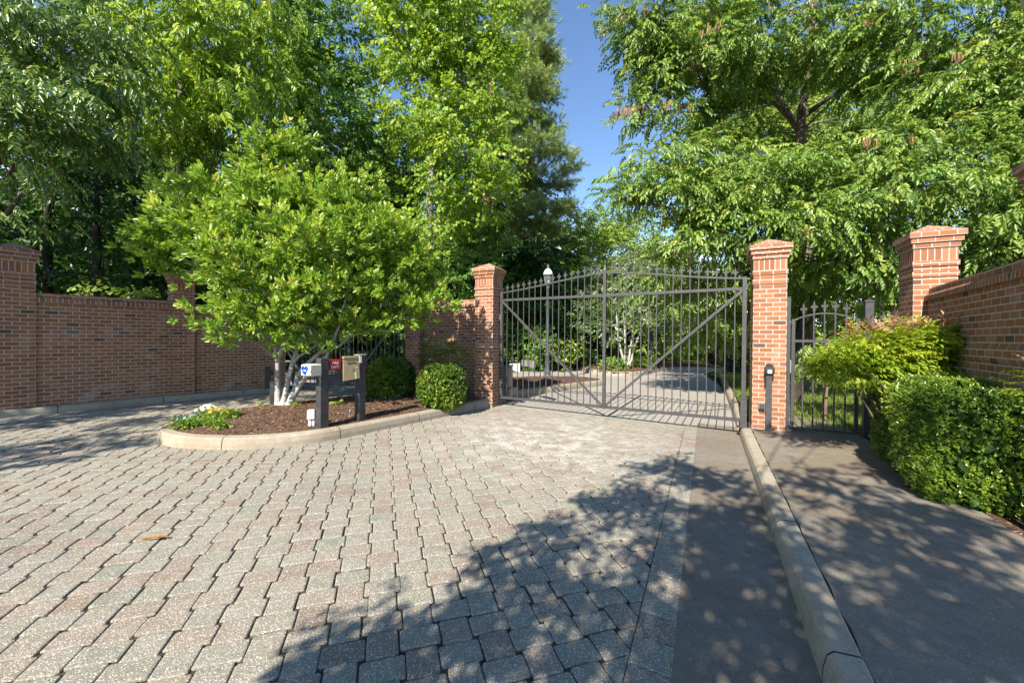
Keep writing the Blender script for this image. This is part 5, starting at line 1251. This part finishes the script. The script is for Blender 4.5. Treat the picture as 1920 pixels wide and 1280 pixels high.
# whitish trunked dogwoods beyond the gate
def dog(label, px, py, dep, stems, lobes, r=.06, mat='blossom'):
    lo_ = [lob(*a) for a in lobes]
    tr = [(*at(px, py, dep), r*1.5)]+[(*at(x, y, dep), r*(1-.16*i)) for i, (x, y) in enumerate(stems[0])]
    st = [[(*at(px, py, dep), r*1.2)]+[(*at(x, y, dep), r*.9*(1-.18*i)) for i, (x, y) in enumerate(s)] for s in stems[1:]]
    make_tree('dogwood_tree', label, 'tree', tr, lo_, 'spray', M[mat], M['bark_white'], 'pale trunked trees beyond the gate', cr=.5, dens=.75, nsp=14, scale=.95, droop=.1, flat=.4, shell=.3, limb=.028, stems=st, n=7)
dog('pale tree with three leaning white trunks on the far island', 1174, 693, 19.5, [[(1169, 675), (1160, 640), (1156, 590), (1150, 540)], [(1180, 670), (1184, 640), (1190, 580)], [(1184, 675), (1190, 650), (1205, 610), (1225, 570)], [(1172, 670), (1172, 630), (1168, 560)]],
    ((1130, 560, 19, 45, 28), (1110, 590, 19, 32, 22), (1160, 530, 19.5, 50, 30), (1200, 510, 19.5, 52, 28), (1240, 540, 20, 48, 30), (1190, 560, 19, 45, 26), (1230, 585, 19, 40, 26), (1140, 620, 19, 36, 18), (1165, 500, 19.5, 45, 22), (1260, 580, 20.5, 34, 26), (1200, 610, 19, 40, 20)))
dog('pale single trunked tree right of the three leaning trunks', 1219, 690, 23, [[(1219, 670), (1221, 650), (1214, 620), (1212, 580)], [(1222, 655), (1228, 630), (1236, 590)]],
    ((1225, 600, 23, 36, 26), (1250, 570, 23, 40, 28), (1245, 620, 23, 36, 22), (1280, 600, 24, 36, 26), (1275, 555, 24, 40, 26), (1235, 645, 23, 26, 14)))
dog('small pale forked tree at the far end of the drive', 1338, 690, 26, [[(1335, 678), (1332, 660), (1325, 635)], [(1344, 678), (1350, 660), (1352, 640)]],
    ((1330, 630, 26, 26, 18), (1352, 625, 26, 26, 20), (1310, 640, 27, 26, 18), (1340, 600, 26, 30, 18)), .05, 'far')
wood('plum_tree', 'small purple leaved tree beside the far end of the drive', 1372, 690, 22, .09, [lob(*a) for a in ((1370, 640, 22, 20, 24), (1385, 655, 22, 18, 22), (1358, 655, 22, 15, 18), (1378, 620, 22, 16, 16))], 'spray', 'plum', 'bark_dark', None, cr=.5, dens=1., nsp=12, scale=1.1, limb=.03)
# planting at the end of the drive
BEDF = smooth([(4.2, 18.7), (5.2, 18.2), (6.4, 19.0), (7.6, 20.8), (9.6, 22.0), (12, 22.5), (12, 25), (7, 25), (4.2, 23), (3.6, 20.5)], 5, True)
kerb('kerb', BEDF, 1, KPROF, M['kerb'], True)
mulch_mesh('mulch_bed', BEDF, .25, lambda x, y: .15+.15*min(1, dist_edge(BEDF, x, y)), .12)
scatter('mulch_chips', ground_pts(BEDF, 3500, lambda x, y: .15+.15*min(1, dist_edge(BEDF, x, y)), .15), 'chip', M['chip'], 1.2, 2.2)
for (px, py, dep, rr, mat, lab) in ((1146, 694, 19.2, .36, 'hosta', 'bright yellow green hosta clump at the foot of the pale trees'), (1160, 690, 19.4, .30, 'hosta', 'second lime hosta right beside the hosta clump under the pale trees'), (1202, 690, 20.5, .3, 'far', 'low green plant between the two pale trees'), (1258, 686, 24, .5, 'far', 'low rounded plant left at the end of the drive'), (1285, 686, 25, .5, 'mid', 'low dark plant in the middle of the drive end bed'), (1305, 688, 25, .45, 'far', 'low bright plant beside the small forked tree'), (1360, 690, 24.5, .5, 'far', 'low plant right of the small forked tree')):
    b = at(px, py, dep); root = empty('bed_plant', (b.x, b.y, gz(b.x, b.y)+.25), 0, lab, 'plant', 'low plants in the far bed')
    N = int(rr*200); d = nrm(RNG.normal(size=(N, 3))); d[:, 2] = np.abs(d[:, 2]); P = d*rr*np.array([1, 1, .9])
    points_mesh('leaves', T['spray'], P, orient(d+RNG.normal(size=(N, 3))*.3, np.tile(np.array([0, 0, 1.]), (N, 1))), .7+.3*RNG.random(N), RNG.random(N), M[mat], root)
# second trunk seen through the walk gate
wood('oak_tree', 'dark trunk just right of the keypad pier seen through the walk gate', 1492, 752, 10.8, .15, [lob(*a) for a in ((1480, 560, 12, 60, 30, .6), (1440, 600, 12, 40, 30, .6), (1560, 575, 12, 60, 30, .6), (1600, 610, 12, 40, 26, .5))], 'pinnate', 'pecan', 'bark_dark', None, cr=.6, dens=1.0, nsp=12, scale=1.0, droop=.4, limb=.04)
wood('sapling', 'thin sapling with drooping bright leaves behind the walk gate', 1548, 780, 8.6, .03, [lob(*a) for a in ((1550, 680, 8.6, 30, 20, .3), (1580, 700, 8.6, 34, 24, .3), (1560, 650, 8.8, 30, 20, .3), (1600, 670, 8.8, 34, 30, .3))], 'pinnate', 'pecan', 'bark_pine', None, cr=.4, dens=1.0, nsp=8, scale=.75, droop=.6, limb=.012)
wood('vine_shoot', 'leafy shoots poking over the shaded wall', 185, 640, 9.9, .012, [lob(180, 545, 9.9, 18, 14, .15), lob(250, 553, 10.2, 30, 10, .15)], 'flat', 'pecan', 'bark_dark', None, cr=.2, dens=.9, nsp=8, scale=1.6, limb=.008)

# ------------------------------------------------------------------ street trees behind the viewer that shade the forecourt
def shade_lobe(x, y, z, h, r):
    k = (h-z)/-LDIR.z
    return ((x-LDIR.x*k, y-LDIR.y*k, h), (r, r*1.1, r*.6))
def gpt(px, py, k=0):
    d = CF+CR*((px-960)/FPX)+CU*(-(py-640)/FPX); t = (k-CAMZ)/(d.z-TA*d.x-TB*d.y); return d.x*t, d.y*t
fs = []
for (px, py, h, r) in ((1260, 880, 6.6, .38), (1200, 905, 6.2, .3), (1330, 905, 6.8, .42), (1150, 965, 6, .34), (1290, 960, 6.4, .4), (1090, 1000, 5.8, .3), (980, 1040, 5.6, .28), (1180, 1030, 5.9, .36), (1400, 960, 6.9, .42), (1340, 1040, 6.2, .38),
                       (880, 1090, 5.4, .26), (1040, 1100, 5.5, .30), (780, 1160, 5.1, .24), (930, 1180, 5.2, .3), (700, 1240, 5., .22), (830, 1250, 5., .28), (1000, 1230, 5.2, .30), (1120, 1130, 5.6, .26), (1150, 1220, 5.3, .30), (1290, 1130, 5.8, .3), (1400, 1080, 6.3, .36), (1440, 1180, 5.8, .34), (1330, 1230, 5.5, .36),
                       (1500, 900, 7.2, .25), (1570, 950, 7., .26), (1470, 825, 7.4, .2), (1540, 838, 7.3, .2), (1640, 1010, 6.8, .26), (1720, 960, 7, .24), (1690, 1090, 6.5, .28), (1560, 1130, 6.2, .14), (1620, 1230, 6, .2), (1790, 1140, 6.3, .32), (1850, 1050, 6.6, .26), (1900, 1200, 6.2, .42), (1780, 1250, 5.8, .36), (1650, 890, 7.2, .2), (1440, 1010, 6.6, .22), (1890, 960, 6.9, .28)):
    x, y = gpt(px, py); fs.append(shade_lobe(x, y, gz(x, y), h*.74, r*(1.0 if px > 1540 else .72)))
cx_ = sum(c[0] for c, _ in fs)/len(fs); cy_ = sum(c[1] for c, _ in fs)/len(fs)
make_tree('street_tree', 'street tree behind the viewpoint whose shade dapples the paving', 'tree', [(cx_-1.5, cy_-1.5, -.2, .26), (cx_-1.4, cy_-1.4, 2.2, .2), (cx_-.9, cy_-.9, 4.0, .15), (cx_-.5, cy_-.4, 4.2, .08)], fs, 'spray', M['mid'], M['bark'], 'street trees shading the forecourt', cr=.2, dens=1.1, nsp=8, scale=.85, droop=.2, flat=.5, shell=.15, limb=.02, twigs=False)
ls = []
for (px, py, h, r) in ((20, 800, 6, .42), (110, 785, 6.5, .5), (220, 770, 7, .5), (330, 760, 7.2, .5), (430, 750, 7.4, .5), (60, 840, 5.6, .3), (190, 815, 6.2, .36), (280, 790, 6.6, .34), (-60, 850, 5.4, .4), (-120, 800, 6, .6), (520, 742, 7.6, .4), (400, 780, 7., .24), (600, 745, 7.6, .34), (640, 738, 7.8, .4), (230, 835, 5.8, .16), (10, 870, 5.2, .2)):
    x, y = gpt(px, py); ls.append(shade_lobe(x, y, gz(x, y), h*.85, r*.72))
for (x, y, z, h, r) in ((-9.9, 8.1, .6, 7, .7), (-9.7, 8.4, 1.8, 7.6, .7), (-9.2, 9.1, .6, 7.3, .7), (-9.1, 9.2, 1.8, 8, .7), (-8.6, 9.9, .5, 7.5, .6), (-8.5, 10, 1.6, 8.2, .7), (-8, 10.7, .5, 7.8, .6), (-7.9, 10.8, 1.6, 8.4, .7), (-7.3, 11.6, .6, 8, .6), (-7.2, 11.8, 1.7, 8.6, .7), (-10, 8, 2.9, 8, .6), (-8.4, 10.1, 2.8, 8.8, .5), (-10.2, 7.6, 2.2, 7.6, .6), (-6.5, 12.3, .8, 8.6, .6), (-5.6, 12, .8, 8.6, .5), (-4.6, 11.8, .9, 8.8, .5)):
    ls.append(shade_lobe(x, y, z, h, r))
cx_ = sum(c[0] for c, _ in ls)/len(ls); cy_ = sum(c[1] for c, _ in ls)/len(ls)
make_tree('street_tree', 'street tree out of view at the left whose shade falls on the left wall', 'tree', [(cx_-2, cy_-1.5, -.2, .32), (cx_-1.9, cy_-1.4, 3, .25), (cx_-1, cy_-.8, 5.4, .18), (cx_-.2, cy_-.1, 6.6, .08)], ls, 'spray', M['mid'], M['bark'], 'street trees shading the forecourt', cr=.36, dens=1.5, nsp=11, scale=1.0, droop=.2, flat=.5, shell=.15, limb=.03, twigs=False)

ts = []
for x in (-20, -18, -16, -14, -12):
    for z in (1.5, 3.6, 5.7, 7.6):
        if random.random() < .88:
            h = 12.5+random.uniform(-1, 1.5); c, r = shade_lobe(x+random.uniform(-.5, .5), 15, z, h, 1.0); ts.append((c, (1.15, 1.15, .8)))
cx_ = sum(c[0] for c, _ in ts)/len(ts); cy_ = sum(c[1] for c, _ in ts)/len(ts)
make_tree('street_tree', 'tall dense street tree out of view at the far left, shading the wood', 'tree', [(cx_-1, cy_-.5, -.2, .4), (cx_-.9, cy_-.5, 5, .32), (cx_-.5, cy_-.3, 9, .22), (cx_, cy_, 11.5, .1)], ts, 'big', M['mid'], M['bark'], 'street trees shading the forecourt', cr=.6, dens=1.1, nsp=12, scale=.9, droop=.2, flat=.5, shell=.15, limb=.04, twigs=False)
